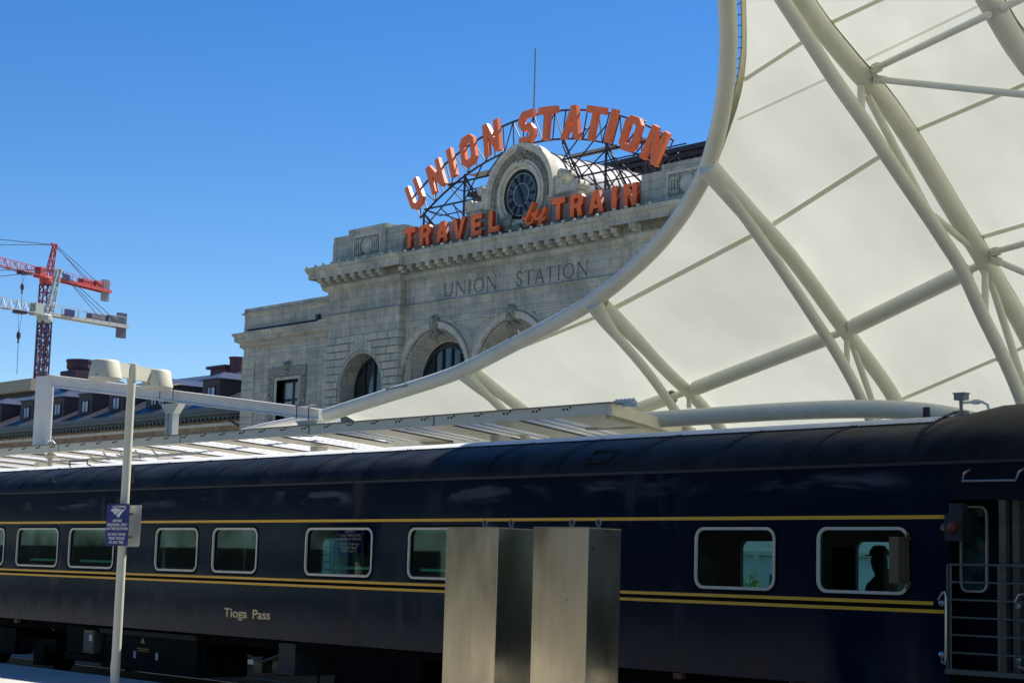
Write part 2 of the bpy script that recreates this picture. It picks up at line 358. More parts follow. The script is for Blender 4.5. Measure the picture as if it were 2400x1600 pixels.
def rrect(x0, z0, x1, z1, r, n=5):
    return arc(x0+r, z0+r, r, 180, 270, n)+arc(x1-r, z0+r, r, 270, 360, n)+arc(x1-r, z1-r, r, 0, 90, n)+arc(x0+r, z1-r, r, 90, 180, n)
def text_mesh(txt, size, depth=.0, sx=1.0, align='CENTER', bold=0):
    cu = bpy.data.curves.new('t', 'FONT'); cu.body = txt; cu.size = size; cu.extrude = depth; cu.align_x = align; cu.offset = bold; cu.resolution_u = 3
    o = bpy.data.objects.new('t', cu); C.objects.link(o); dg = bpy.context.evaluated_depsgraph_get(); dg.update()
    me = bpy.data.meshes.new_from_object(o.evaluated_get(dg)); bpy.data.objects.remove(o)
    me.transform(Matrix.Scale(sx, 4, (1, 0, 0))); return me
def upright(me, loc, off=(0, 0, 0), shear=0):
    me.transform(Matrix.Translation(Vector(loc)-Vector(off)) @ Matrix.Rotation(R(90), 4, 'X')); return me
def molding(mb, path, prof, zsort=True):
    """sweep profile [(proj,z)...] along an axis-aligned plan path, offset to the outside (left of travel is inside)"""
    n = len(path); rows = []
    for p, z in prof:
        row = []
        for i in range(n):
            def nrm(a, b):
                d = (Vector(b)-Vector(a)).normalized(); return Vector((d.y, -d.x))
            if i == 0: o = nrm(path[0], path[1])
            elif i == n-1: o = nrm(path[-2], path[-1])
            else:
                a = nrm(path[i-1], path[i]); b = nrm(path[i], path[i+1]); o = a+b if abs(a.dot(b)) < .5 else a
            row.append((path[i][0]+o.x*p, path[i][1]+o.y*p, z))
        rows.append(row)
    vs = [v for r in rows for v in r]; fs = []
    for i in range(len(rows)-1):
        for j in range(n-1): fs.append((i*n+j, i*n+j+1, (i+1)*n+j+1, (i+1)*n+j))
    mb.add(vs, fs)

# block letters on a unit-height box -------------------------------------------------
def stroke(pts, t):
    pts = [Vector(p) for p in pts]; L_, R_ = [], []
    for i, p in enumerate(pts):
        a = (p-pts[i-1]).normalized() if i > 0 else None; b = (pts[i+1]-p).normalized() if i < len(pts)-1 else None
        d = ((a or b)+(b or a)).normalized(); nn = Vector((-d.y, d.x)); k = 1/max(.5, nn.dot(Vector((-(a or b).y, (a or b).x))))
        L_.append(tuple(p+nn*t/2*k)); R_.append(tuple(p-nn*t/2*k))
    return L_+R_[::-1]
def LET(ch, w=.7, t=.24, c=.17):
    if ch == 'I': return [[(0,0),(t*1.15,0),(t*1.15,1),(0,1)]], t*1.15
    if ch == 'T': return [[(w/2-t/2,0),(w/2+t/2,0),(w/2+t/2,1-t),(w,1-t),(w,1),(0,1),(0,1-t),(w/2-t/2,1-t)]], w
    if ch == 'L': return [[(0,0),(w,0),(w,t),(t,t),(t,1),(0,1)]], w
    if ch == 'E': return [[(0,0),(w,0),(w,t*.85),(t,t*.85),(t,.5-t*.4),(w*.9,.5-t*.4),(w*.9,.5+t*.4),(t,.5+t*.4),(t,1-t*.85),(w,1-t*.85),(w,1),(0,1)]], w
    if ch == 'U': return [[(0,1),(0,c),(c,0),(w-c,0),(w,c),(w,1),(w-t,1),(w-t,t+.07),(w-t-.07,t),(t+.07,t),(t,t+.07),(t,1)]], w
    if ch == 'O': return [[(c,0),(w-c,0),(w,c),(w,1-c),(w-c,1),(c,1),(0,1-c),(0,c)], [(t+.06,t),(t,t+.06),(t,1-t-.06),(t+.06,1-t),(w-t-.06,1-t),(w-t,1-t-.06),(w-t,t+.06),(w-t-.06,t)]], w
    if ch == 'N': return [[(0,0),(t,0),(t,.60),(w-t*1.05,0),(w,0),(w,1),(w-t,1),(w-t,.40),(t*1.05,1),(0,1)]], w
    if ch == 'A':
        a = t*.55; s_ = (w/2-a); y1, y2 = .20, .37; ya = (w/2-t*1.02)/s_
        return [[(0,0),(t*1.02,0),(t*1.02+s_*y1,y1),(w-t*1.02-s_*y1,y1),(w-t*1.02,0),(w,0),(w/2+a,1),(w/2-a,1)], [(t*1.02+s_*y2,y2),(w/2,ya),(w-t*1.02-s_*y2,y2)]], w
    if ch == 'V': return [[(0,1),(w/2-t*.5,0),(w/2+t*.5,0),(w,1),(w-t,1),(w/2,.27),(t,1)]], w
    if ch == 'R': return [[(0,0),(t,0),(t,.38),(w-t-.12,.38),(w-t*1.1,0),(w,0),(w-.12,.43),(w,.56),(w,.86),(w-.14,1),(0,1)], [(t,.58),(t,.82),(w-t-.04,.82),(w-t,.78),(w-t,.62),(w-t-.04,.58)]], w
    if ch == 'S':
        h = t/2
        return [stroke([(w-.02,1-h),(h+.12,1-h),(h,1-h-.12),(h,.5+.14),(h+.12,.5),(w-h-.12,.5),(w-h,.5-.14),(w-h,h+.12),(w-h-.12,h),(.02,h)], t)], w
def letter_mb(ch, cx, cz, h, ang, y0, depth, w=.7, t=.24):
    loops, ww = LET(ch, w, t); a = R(ang)
    def tr(p):
        x = (p[0]-ww/2)*h; z = (p[1]-.5)*h; return (cx+x*math.cos(a)-z*math.sin(a), cz+x*math.sin(a)+z*math.cos(a))
    mb = MB(); mb.poly([tr(p) for p in loops[0]], [[tr(p) for p in l] for l in loops[1:]], y0, y0+depth); return mb

# ------------------------------------------------------------------ setting
g = MB().box((-900, -500, -1.0), (300, 700, 0)); obj('ground', g, GRAVEL, kind='structure')
g = MB().box((-70, 8.0, .004), (10, 15.3, .37)); obj('platform', g, CONC, kind='structure')
g = MB().box((-70, 19.9, .004), (10, 27.5, .37)); obj('platform', g, CONC, kind='structure')
g = MB().box((-70, -8, .004), (10, 4.5, .37)); obj('platform', g, CONC, kind='structure')  # unseen near platform, added to brighten the cabinets' lower reflections
g = MB().box((-170, 30, .004), (10, 64.5, .30)); obj('plaza', g, mat('plaza_paving', (.50, .46, .38), .85, var=.12, vscale=.6), kind='structure')
rt = MB()
for y in (16.8, 18.24): rt.box((-60, y-.035, .02), (8, y+.035, .17))
sleepers = MB()
for i in range(100): sleepers.box((-60+i*.65, 16.2, .003), (-59.76+i*.65, 18.85, .018))
tr_ = thing('railway_track', 'steel rails on sleepers under the dark blue passenger coach', 'track', (-20, 17.5, 0))
obj('rail', rt, mat('rail_steel', (.1, .085, .07), .5, metal=.6), tr_); obj('sleepers', sleepers, UNDER, tr_)

# ================================================================== STATION BUILDING
XC = -75.5                       # centre line of the pavilion
PL, PI_ = -92.6, -85.32          # left pier, outer and inner edge
PR, PJ = 2*XC-PL, 2*XC-PI_
YP, YC, YW = 65.0, 65.4, 66.0
st = thing('station_building', 'pale stone railway station with arched windows, carved cornice and clock above its inscription', 'building', (XC, YP, 0))
# arches in the centre bay and piers
A_C = [XC-6.8, XC, XC+6.8]; AZ = 13.35
OP_L = -89.02; OZ = 13.28
pier_l = MB(); pier_l.poly([(PL, 0), (PI_, 0), (PI_, 19.3), (PL, 19.3)], [archhole(OP_L, OZ, 2.26, 1.0)[::-1]], YP, YP+1.2)
pier_l.box((PL, YP+1.2, 0), (PL+.3, 76, 21.0))
obj('wall', pier_l, STONE, st)
pier_r = MB(); pier_r.poly([(PJ, 0), (PR, 0), (PR, 19.3), (PJ, 19.3)], [archhole(2*XC-OP_L, OZ, 2.26, 1.0)[::-1]], YP, YP+1.2)
pier_r.box((PR-.3, YP+1.2, 0), (PR, 76, 21.0)); obj('wall', pier_r, STONE, st)
ctr = MB(); ctr.poly([(PI_+.002, 0), (PJ-.002, 0), (PJ-.002, 19.3), (PI_+.002, 19.3)], [archhole(x, AZ, 3.02, 1.0)[::-1] for x in A_C], YC, YC+.12)
obj('wall', ctr, STONE, st)
# back-up mass + flat roof
bk = MB().box((PL+.35, YP+2.2, 0), (PR-.35, 76, 20.9)); obj('inner_wall', bk, STONE, st)

# rusticated blocks on the piers ------------------------------------------------
def rusticate(cx, xl, xr, name):
    m = MB(); G = .034; y0, y1 = YP-.075, YP+.001; r = 2.26; ch = .46
    zt = [16.55-ch*i for i in range(0, 7)]; xo = [.62, 1.12, 1.50, 1.85, 2.15, 2.42, 2.62]
    ang = [7, 20, 34, 48, 62, 76, 90]
    def P(a): return (r*math.sin(R(a)), OZ+r*math.cos(R(a)))
    def shrink(poly):
        c = (sum(p[0] for p in poly)/len(poly), sum(p[1] for p in poly)/len(poly)); o = []
        for p in poly:
            d = Vector((c[0]-p[0], c[1]-p[1])); l = d.length; o.append((p[0]+d.x*G/l, p[1]+d.y*G/l))
        return o
    jb = MB(); jb.poly([(xl+.01, 1.2), (xr-.01, 1.2), (xr-.01, 16.5), (xl+.01, 16.5)], [archhole(cx, OZ, 2.27, 1.25)[::-1]], YP-.004, YP-.001); obj('joint_backing', jb, JOINT, st)
    # keystone
    m.poly(shrink([(cx-.30, 16.55+ch*.0), (cx-P(7)[0], P(7)[1]), (cx, OZ+r), (cx+P(7)[0], P(7)[1]), (cx+.30, 16.55)]), [], y0-.02, y1)
    for sgn in (-1, 1):
        prevx = .30
        for i in range(6):
            a0, a1 = ang[i], ang[i+1]; n = 3
            inner = [P(a0+(a1-a0)*k/n) for k in range(n+1)]
            ztop = zt[i]; zbot = zt[i+1] if i < 6 else zt[i]-ch
            poly = [inner[0], (prevx, ztop), (xo[i], ztop), (xo[i], zbot)] + inner[::-1]
            poly = poly[:-1] if True else poly
            poly = [(cx+sgn*p[0], p[1]) for p in poly]
            m.poly(shrink(poly), [], y0, y1); prevx = xo[i]
        # courses beside the voussoirs and down the jambs
        k = 0; z = 16.55
        edge = xr if sgn > 0 else xl
        while z > 1.5:
            i = min(k, 99); zb = z-ch
            if k < 6: xa = xo[k]
            else: xa = r+.02 if (k % 2) else r+.62
            x0 = cx+sgn*xa; width = abs(edge-x0)
            if k >= 6 and k % 2 == 0: m.box((cx+sgn*(r+.0)+sgn*G, y0, zb+G), (x0-sgn*G, y1, z-G))
            nb = max(1, round(width/1.15)); off = 0
            cuts = [x0+(edge-x0)*q/nb for q in range(nb+1)]
            if k % 2 and nb > 1: cuts = [cuts[0]]+[c+(edge-x0)/nb*.35*(1 if q < nb else 0) for q, c in enumerate(cuts[1:-1], 1)]+[cuts[-1]]
            for q in range(len(cuts)-1):
                m.box((cuts[q]+sgn*G, y0, zb+G), (cuts[q+1]-(sgn*G if q < len(cuts)-2 else 0), y1, z-G))
            z = zb; k += 1
    return obj(name, m, BLK, st)
rusticate(OP_L, PL+.001, PI_-.0, 'rusticated_stonework'); rusticate(2*XC-OP_L, PJ, PR, 'rusticated_stonework')
# pier corner return blocks (visible side faces)
m = MB()
for i in range(36):
    z = 16.55-.46*i
    if z < .6: break
    m.box((PI_-.4, YP-.053, z-.46+.022), (PI_+.05, YP+.40, z-.022))
obj('corner_blocks', m, BLK, st)

def glazing(cx, cz, r, zb, y, lights, tr=(.0,)):
    wroot = MB()
    wroot.poly(archhole(cx, cz, r, zb, 28), [archhole(cx, cz, r-.13, zb+.1, 28)[::-1]], y-.06, y+.05)
    for lx in lights: 
        h = math.sqrt(max(0, (r-.1)**2-lx**2)); wroot.box((cx+lx-.07, y-.08, zb+.1), (cx+lx+.07, y+.04, cz+h-.02))
    for zz in tr:
        h = math.sqrt(max(.01, (r-.1)**2-max(0, zz-cz)**2)); wroot.box((cx-h, y-.05, zz-.035), (cx+h, y+.03, zz+.035))
    f = obj('window', wroot, FRAME, st)
    p = MB(); p.poly(archhole(cx, cz, r-.1, zb+.05, 28), [], y+.02, None); obj('pane', p, DGLASS, f)
    return f
for cx in (OP_L, 2*XC-OP_L):
    rv = MB()
    pro = archhole(cx, OZ, 2.255, 1.0, 30); pi2 = archhole(cx, OZ+.02, 2.0, 1.0, 30); pm = archhole(cx, OZ, 2.12, 1.0, 30)
    k = len(pro); rv.add([(p[0], YP-.02, p[1]) for p in pro]+[(p[0], YP+.0, p[1]) for p in pm]+[(p[0], YP+1.15, p[1]) for p in pm]+[(p[0], YP+1.15, p[1]) for p in pi2],
        [(a*k+i, a*k+i+1, (a+1)*k+i+1, (a+1)*k+i) for a in range(3) for i in range(k-1)])
    obj('arch_reveal', rv, STONE2, st, smooth=True, fixn=False)
    glazing(cx, OZ+.02, 2.0, 1.0, YP+1.1, (-1.15, -.35, .35, 1.15)[0:4:1] if False else (-1.0, 1.0, 0), (13.0, 10.5))

# centre arches: splayed soffit with radial coursing, archivolt, leafy edge ---------
for cx in A_C:
    rings = [(3.02, YC-.02), (2.95, YC+.10), (2.45, YC+.95), (2.38, YC+.95), (2.38, YC+.62)][:4]
    m = MB(); NA = 40
    def loop(r, y): return [(cx-r, y, 2.0)]+[(cx+r*math.cos(R(180-180*i/NA)), y, AZ+r*math.sin(R(180-180*i/NA))) for i in range(NA+1)]+[(cx+r, y, 2.0)]
    ls = [loop(r, y) for r, y in rings]; k = len(ls[0])
    m.add([v for l in ls for v in l], [(a*k+i, a*k+i+1, (a+1)*k+i+1, (a+1)*k+i) for a in range(len(ls)-1) for i in range(k-1)])
    obj('arch_soffit', m, PALE, st, smooth=True, fixn=False)
    # raised soffit courses: alternating blocks around the splay
    m = MB(); 
    for ri, (ra, ya, rb, yb) in enumerate(((2.94, YC+.12, 2.71, YC+.5), (2.69, YC+.53, 2.47, YC+.9))):
        nb = 17+ri; off = .5*ri
        for q in range(nb):
            a0 = 180*(q+off)/nb+.9; a1 = 180*(q+1+off)/nb-.9
            if a1 > 180: continue
            vs = []
            for (rr, yy) in ((ra, ya), (rb, yb)):
                for dr in (0, -.035):
                    for aa in (a0, (a0+a1)/2, a1):
                        vs.append((cx+(rr+dr)*math.cos(R(aa)), yy, AZ+(rr+dr)*math.sin(R(aa))))
            m.add(vs, [(3,4,10,9),(4,5,11,10),(0,3,9,6),(2,8,11,5),(0,1,4,3),(1,2,5,4),(6,9,10,7),(7,10,11,8)])
    obj('soffit_blocks', m, STONE2, st)
    # archivolt mouldings
    m = MB()
    for r0, r1, y0 in ((3.04, 3.12, YC-.10), (3.12, 3.34, YC-.16), (3.34, 3.42, YC-.20)):
        o_ = archhole(cx, AZ, r1, 9.0, 40); i_ = archhole(cx, AZ, r0, 9.0, 40)
        k = len(o_); lo = [(p[0], y0, p[1]) for p in i_]+[(p[0], y0, p[1]) for p in o_]+[(p[0], YC, p[1]) for p in o_]+[(p[0], YC, p[1]) for p in i_]
        m.add(lo, [(i, i+1, k+i+1, k+i) for i in range(k-1)]+[(k+i, k+i+1, 2*k+i+1, 2*k+i) for i in range(k-1)]+[(3*k+i, 3*k+i+1, i+1, i) for i in range(k-1)])
    obj('archivolt', m, PALE, st)
    # leaf-and-bud edge
    m = MB(); m.tube([(cx-2.99, YC-.01, 9.6)]+[(cx+2.99*math.cos(R(a)), YC-.01, AZ+2.99*math.sin(R(a))) for a in range(180, -1, -6)]+[(cx+2.99, YC-.01, 9.6)], .035, 5)
    for q in range(34):
        a = R(180*(q+.5)/34); c_ = (cx+2.99*math.cos(a), YC-.02, AZ+2.99*math.sin(a)); s_ = .07
        m.lathe([(0.001, -.12), (s_*.8, -.07), (s_, 0), (s_*.6, .06)], c_, 'Y', 6)
    for q in range(12):
        for sx in (-1, 1): m.lathe([(0.001, -.12), (.05, -.07), (.065, 0)], (cx+sx*2.99, YC-.02, AZ-.3-.28*q), 'Y', 6)
    obj('leaf_edging', m, CARVED, st)
    # carved keystone (scrolled head with shell)
    m = MB(); kz = AZ+3.25
    m.lathe([(.001, -.34), (.22, -.30), (.34, -.12), (.36, .06), (.3, .2)], (cx, YC-.12, kz+.22), 'Y', 12)
    m.lathe([(.001, -.30), (.16, -.26), (.24, -.1), (.26, .1)], (cx, YC-.1, kz-.18), 'Y', 10)
    for sx in (-1, 1):
        m.lathe([(.001, -.22), (.10, -.2), (.16, -.08), (.17, .1)], (cx+sx*.27, YC-.06, kz-.02), 'Y', 9)
        m.lathe([(.001, -.2), (.08, -.18), (.12, -.05), (.13, .1)], (cx+sx*.2, YC-.02, kz-.48), 'Y', 8)
        m.lathe([(.001, -.1), (.07, -.08), (.1, 0)], (cx+sx*.42, YC-.02, kz-.62), 'Y', 7)
    m.lathe([(.001, -.2), (.1, -.17), (.17, -.02), (.18, .12)], (cx, YC-.02, kz-.62), 'Y', 8)
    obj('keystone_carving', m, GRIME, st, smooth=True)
    glazing(cx, AZ-.25, 2.4, 1.0, YC+.98, (-1.25, -.42, .42, 1.25), (13.1, 10.6))
# spandrel panel mouldings
zt_ = 16.75
for (xa, xb, ca, cb) in ((PI_+.35, None, A_C[0], None), (None, None, A_C[0], A_C[1]), (None, None, A_C[1], A_C[2]), (None, PJ-.35, A_C[2], None)):
    m = MB()
    for k_, (dz, pr) in enumerate(((0, .07), (.16, .045), (.32, .025))):
        rr = 3.60+dz*.8; zt2 = zt_-dz; y0 = YC-pr; th = .07
        lo = []
        dx = math.sqrt(max(0, rr**2-(zt2-AZ)**2)) if rr > zt2-AZ else 0
        if ca is not None and cb is not None: x0, x1 = ca+dx, cb-dx
        elif ca is not None and cb is None and xa is not None: x0, x1 = xa+dz, ca-dx
        else: x0, x1 = ca+dx, xb-dz
        if x1-x0 > .2: m.box((x0, y0, zt2-th), (x1, YC, zt2))
        if xa is not None: m.box((xa+dz, y0, 8), (xa+dz+th, YC, zt2-th))
        if xb is not None: m.box((xb-dz-th, y0, 8), (xb-dz, YC, zt2-th))
        for c_ in (ca, cb):
            if c_ is None: continue
            right = (c_ == ca and not (xa is not None))
            a0, a1 = (0, math.degrees(math.acos(min(1, dx/rr)))) if right else (180, 180-math.degrees(math.acos(min(1, dx/rr))))
            pts = arc(c_, AZ, rr, a0, a1, 12)
            for p, q in zip(pts, pts[1:]): m.bar((p[0], (y0+YC)/2, p[1]), (q[0], (y0+YC)/2, q[1]), pr, th)
    obj('spandrel_moulding', m, PALE, st)

# entablature -----------------------------------------------------------------
path = [(PL, 76), (PL, YP), (PI_, YP), (PI_, YC), (PJ, YC), (PJ, YP), (PR, YP), (PR, 76)]
m = MB(); molding(m, path, [(0, 17.05), (.03, 17.08), (.03, 17.32), (.07, 17.35), (.07, 17.55), (.10, 17.58), (.10, 17.78), (.20, 17.86), (.22, 17.95), (.02, 17.97), (.0, 17.98)])
obj('architrave', m, STONE, st)
m = MB(); molding(m, path, [(.02, 17.98), (.02, 19.18), (.10, 19.22), (.12, 19.30), (.06, 19.33), (.06, 19.45), (.20, 19.50), (.34, 19.62), (.36, 19.70), (.36, 19.78)])
obj('frieze', m, STONE, st)
m = MB(); molding(m, path, [(.36, 19.78), (.40, 19.80), (.40, 20.22), (.98, 20.24), (.98, 20.50), (1.02, 20.56), (1.12, 20.74), (1.17, 20.84), (1.18, 20.95), (.75, 21.04), (-.6, 21.08)])
cor = obj('cornice', m, STONE2, st)
m = MB(); molding(m, path, [(.404, 19.84), (.404, 20.21), (.93, 20.222)]); obj('painted_shade_band', m, mat('shade_painted_stone', (.17, .165, .125), .9, var=.3, vscale=4), cor)  # dark band paints in the deep shade between the modillions
def antefix(x, y, z):
    return MB().lathe([(.001, 0), (.10, .0), (.10, .08), (.001, .10)], (x, y-.04, z), 'Y', 10, 0, math.pi).box((x-.1, y-.04, z-.09), (x+.1, y+.05, z))
mod = []
for i in range(33):
    x = PL+.10+i*.861
    if abs(x-PI_) < .45 or abs(x-PJ) < .45: continue
    yy = YP if (x < PI_ or x > PJ) else YC
    if x > -60: continue
    b = MB().box((x-.20, yy-.92, 19.98), (x+.20, yy-.38, 20.20)); b.box((x-.17, yy-.74, 19.86), (x+.17, yy-.38, 19.979)); b.box((x-.23, yy-.95, 20.185), (x+.23, yy-.38, 20.238))
    obj('modillion', b, STONE2, cor)
for i in range(3):
    y = YP+.5+i*.86; obj('modillion', MB().box((PL-.92, y-.2, 19.98), (PL-.38, y+.2, 20.2)), STONE2, cor)
for i in range(36):
    x = PL-1.0+i*.861
    yy = YP if (x < PI_+.9 or x > PJ-.9) else YC
    if x > -60: continue
    obj('antefix', antefix(x, yy-1.08, 21.02), PALE, cor)
for i in range(3): obj('antefix', MB().box((PL-1.12, YP-.4+i*.86, 20.98), (PL-1.02, YP-.2+i*.86, 21.12)), PALE, cor)

# inscription (thin roman capitals) ---------------------------------------------
def roman(ch, x, z, h, w, y):
    m = MB(); t = h*.11; s_ = h*.055
    def st_(pts, tt, dy=0): 
        p = stroke([(x+a*w, z+b*h) for a, b in pts], tt); m.poly(p, [], y+dy, y+.03+dy)
    def serif(a, b): m.box((x+a*w-t*1.1, y-.001, z+b*h-s_*.4), (x+a*w+t*1.1, y+.03, z+b*h+s_*.4))
    if ch == 'I': st_([(.5, 0), (.5, 1)], t); serif(.5, 0); serif(.5, 1)
    if ch == 'U':
        st_([(.1, 1), (.1, .35), (.2, .1), (.45, 0), (.72, .08), (.88, .35), (.88, 1)], t*.85); serif(.1, 1); serif(.88, 1)
    if ch == 'N': st_([(.1, 0), (.1, 1)], s_); st_([(.1, 1), (.9, 0)], t, .002); st_([(.9, 0), (.9, 1)], s_, .004); serif(.1, 0); serif(.9, 1); serif(.1, 1)
    if ch == 'O':
        o_ = [(x+w*.5+w*.5*math.cos(a), z+h*.5+h*.52*math.sin(a)) for a in [k*math.pi/10 for k in range(20)]]
        i_ = [(x+w*.5+(w*.5-t)*math.cos(a), z+h*.5+(h*.52-s_*1.2)*math.sin(a)) for a in [k*math.pi/10 for k in range(20)]]
        m.poly(o_, [i_[::-1]], y, y+.03)
    if ch == 'S': st_([(.85, .80), (.7, .97), (.4, 1), (.15, .85), (.2, .62), (.5, .5), (.8, .36), (.85, .15), (.6, 0), (.3, .02), (.1, .2)], t*.8)
    if ch == 'T': st_([(.5, 0), (.5, 1)], t); m.box((x+.02*w, y-.001, z+h-s_), (x+.98*w, y+.03, z+h)); m.box((x+.0*w, y-.002, z+h*.86), (x+.04*w, y+.03, z+h)); m.box((x+.96*w, y-.002, z+h*.86), (x+w, y+.03, z+h)); serif(.5, 0)
    if ch == 'A': st_([(.05, 0), (.48, 1)], s_); st_([(.48, 1), (.93, 0)], t, .002); m.box((x+.2*w, y-.001, z+.33*h), (x+.78*w, y+.03, z+.33*h+s_)); serif(.05, 0); serif(.93, 0)
    return m
ih = .80; iz = 18.17
for word, x0 in (('UNION', -81.75), ('STATION', -75.35)):
    adv = {'U': 1.08, 'N': 1.12, 'I': .50, 'O': 1.12, 'S': .72, 'T': .90, 'A': .92}
    tot = sum(adv[c] for c in word); target = 4.95 if word == 'UNION' else 6.0; k_ = target/tot
    x = x0; ins = MB()
    for c in word:
        wv = adv[c]*k_; r_ = roman(c, x+wv*.10, iz, ih, wv*.80, YC-.02-.012); ins.add(r_.v, r_.f); x += wv
    obj('inscription', ins, INCISE, st)

# attic --------------------------------------------------------------------------
def attic(sgn):
    f = (lambda x: x) if sgn > 0 else (lambda x: 2*XC-x)
    m = MB(); y = YP+.18
    m.box((f(-92.72), y+.02, 21.03), (f(-90.95), y+1.6, 22.60)); m.box((f(-92.68), y+.04, 22.6), (f(-90.95), y+1.55, 22.98))
    m.box((f(-90.95), y-.10, 21.03), (f(-87.15), y+1.7, 23.24))
    m.box((f(-87.15), y+.05, 21.03), (f(-85.55), y+1.6, 22.98))
    obj('attic_pier', m, STONE, st)
    p = MB(); cx = f(-88.95); yy = y-.10
    x0, x1, z0, z1 = cx-1.28, cx+1.28, 21.45, 22.66
    p.poly([(x0-.12, z0-.12), (x1+.12, z0-.12), (x1+.12, z1+.12), (x0-.12, z1+.12)], [[(x0, z0), (x0, z1), (x1, z1), (x1, z0)]], yy-.05, yy+.01)
    p.lathe([(.001, -.16), (.25, -.14), (.42, -.08), (.5, 0)], (cx, yy, (z0+z1)/2), 'Y', 20)
    fr = obj('carved_panel', p, PALE, st, smooth=True)
    q = MB(); q.poly([(x0+.004, z0+.004), (x1-.004, z0+.004), (x1-.004, z1-.004), (x0+.004, z1-.004)], [], yy-.006, yy+.01)
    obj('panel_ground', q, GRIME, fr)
    for sx in (-1, 1):
        s_ = MB()
        for k_, dx in enumerate((.62, .82, 1.02)):
            pts = [(cx+sx*(dx+.10*math.cos(a)*(1-.0*a)), yy-.05, (z0+z1)/2+.42*math.sin(a)) for a in [R(-100+t_*200/12) for t_ in range(13)]]
            s_.tube(pts, .035, 6)
            for sz in (-1, 1):
                cz_ = (z0+z1)/2+sz*.36
                s_.tube([(cx+sx*dx+.075*math.cos(a), yy-.05, cz_+.075*math.sin(a)) for a in [R(t_*45) for t_ in range(9)]], .025, 6)
        obj('scroll_carving', s_, PALE, fr, smooth=True)
attic(1); attic(-1)
m = MB(); m.box((-85.55, YC+.45, 21.0), (-65.45, YC+1.4, 22.62)); m.box((-85.56, YC+.40, 22.62), (-65.44, YC+1.45, 22.74))

for xa_, xb_ in ((-80.2, XC-2.3), (XC+2.3, -70.8)): m.box((xa_, YC+.30, 22.745), (xb_, YC+1.5, 22.95)); m.box((xa_-.05, YC+.24, 22.951), (xb_+.05, YC+1.55, 23.06))
obj('attic_wall', m, STONE, st)
# scroll buttresses either side of the clock
def volute(x, z, r, y):
    m = MB(); m.lathe([(r, .9), (r, .02), (r*.92, 0), (r*.78, 0), (r*.72, .05), (r*.55, .05), (r*.5, 0), (r*.22, -.03), (.001, -.05)], (x, y, z), 'Y', 20)
    return obj('volute', m, PALE, st, smooth=True)
yv = YC+.2
for sx in (-1, 1):
    volute(XC+sx*4.42, 23.36, .36, yv); volute(XC+sx*3.40, 24.12, .30, yv)
    m = MB(); m.box((XC+sx*2.8, yv+.08, 23.06), (XC+sx*4.2, yv+.9, 23.52)); m.box((XC+sx*2.8, yv+.10, 23.52), (XC+sx*3.4, yv+.9, 24.1))
    obj('scroll_block', m, PALE, st)
# clock surround --------------------------------------------------------------
CZ = 23.45; yc = YC+.35
m = MB()
def ringblock(m, r1, r0, y0, y1, full=False, zb=21.3, n=40):
    if full:
        o_ = [(XC+r1*math.cos(a), CZ+r1*math.sin(a)) for a in [2*math.pi*k/n for k in range(n)]]; i_ = [(XC+r0*math.cos(a), CZ+r0*math.sin(a)) for a in [2*math.pi*k/n for k in range(n)]][::-1]
        m.poly(o_, [i_], y0, y1)
    else:
        m.poly([(XC-r1, zb)]+arc(XC, CZ, r1, 180, 0, n)+[(XC+r1, zb), (XC+r0, zb)]+arc(XC, CZ, r0, 0, 180, n)+[(XC-r0, zb)], [], y0, y1)
ringblock(m, 2.90, 2.62, yc-.22, yc+.4, zb=22.9); ringblock(m, 2.62, 2.50, yc-.14, yc+.4, zb=22.9); ringblock(m, 1.98, 1.80, yc-.10, yc+.4, True); ringblock(m, 1.80, 1.62, yc-.17, yc+.5, True)
ringblock(m, 1.62, 1.42, yc-.02, yc+.5, True)
obj('clock_surround', m, PALE, st, smooth=True)
m = MB(); ringblock(m, 2.50, 1.98, yc+.02, yc+.38, zb=21.3); m.box((XC-2.5, yc+.05, 21.1), (XC+2.5, yc+.9, 22.0)) if False else None
obj('clock_surround_field', m, STONE2, st)
# oak-leaf garland around the upper ring
m = MB(); rnd = random.Random(3)
for k_ in range(210):
    a = R(-12+204*k_/210); rr = 2.24+rnd.uniform(-.16, .16); c_ = Vector((XC+rr*math.cos(a), yc-.02-rnd.random()*.07, CZ+rr*math.sin(a)))
    t_ = a+R(90)+rnd.uniform(-.7, .7); l_ = .16; wv = .055
    d = Vector((math.cos(t_), 0, math.sin(t_))); n_ = Vector((-math.sin(t_), 0, math.cos(t_)))
    m.add([c_-d*l_, c_+n_*wv, c_+d*l_, c_-n_*wv, c_+Vector((0, -.09, 0))], [(0, 1, 4), (1, 2, 4), (2, 3, 4), (3, 0, 4)])
obj('leaf_garland', m, CARVED, st)
m = MB(); m.lathe([(.001, -.42), (.14, -.38), (.24, -.2), (.26, .1)], (XC, yc-.02, CZ+2.2), 'Y', 12); m.lathe([(.001, -.3), (.2, -.26), (.34, -.1), (.36, .1)], (XC, yc-.02, CZ+2.5), 'Y', 10)
for a in (-.34, .34): m.lathe([(.001, -.25), (.12, -.2), (.17, 0)], (XC+a, yc-.02, CZ+2.34), 'Y', 8); m.lathe([(.001, -.2), (.09, -.16), (.13, 0)], (XC+a*.6, yc-.02, CZ+1.95), 'Y', 8)
obj('clock_keystone', m, GRIME, st, smooth=True)
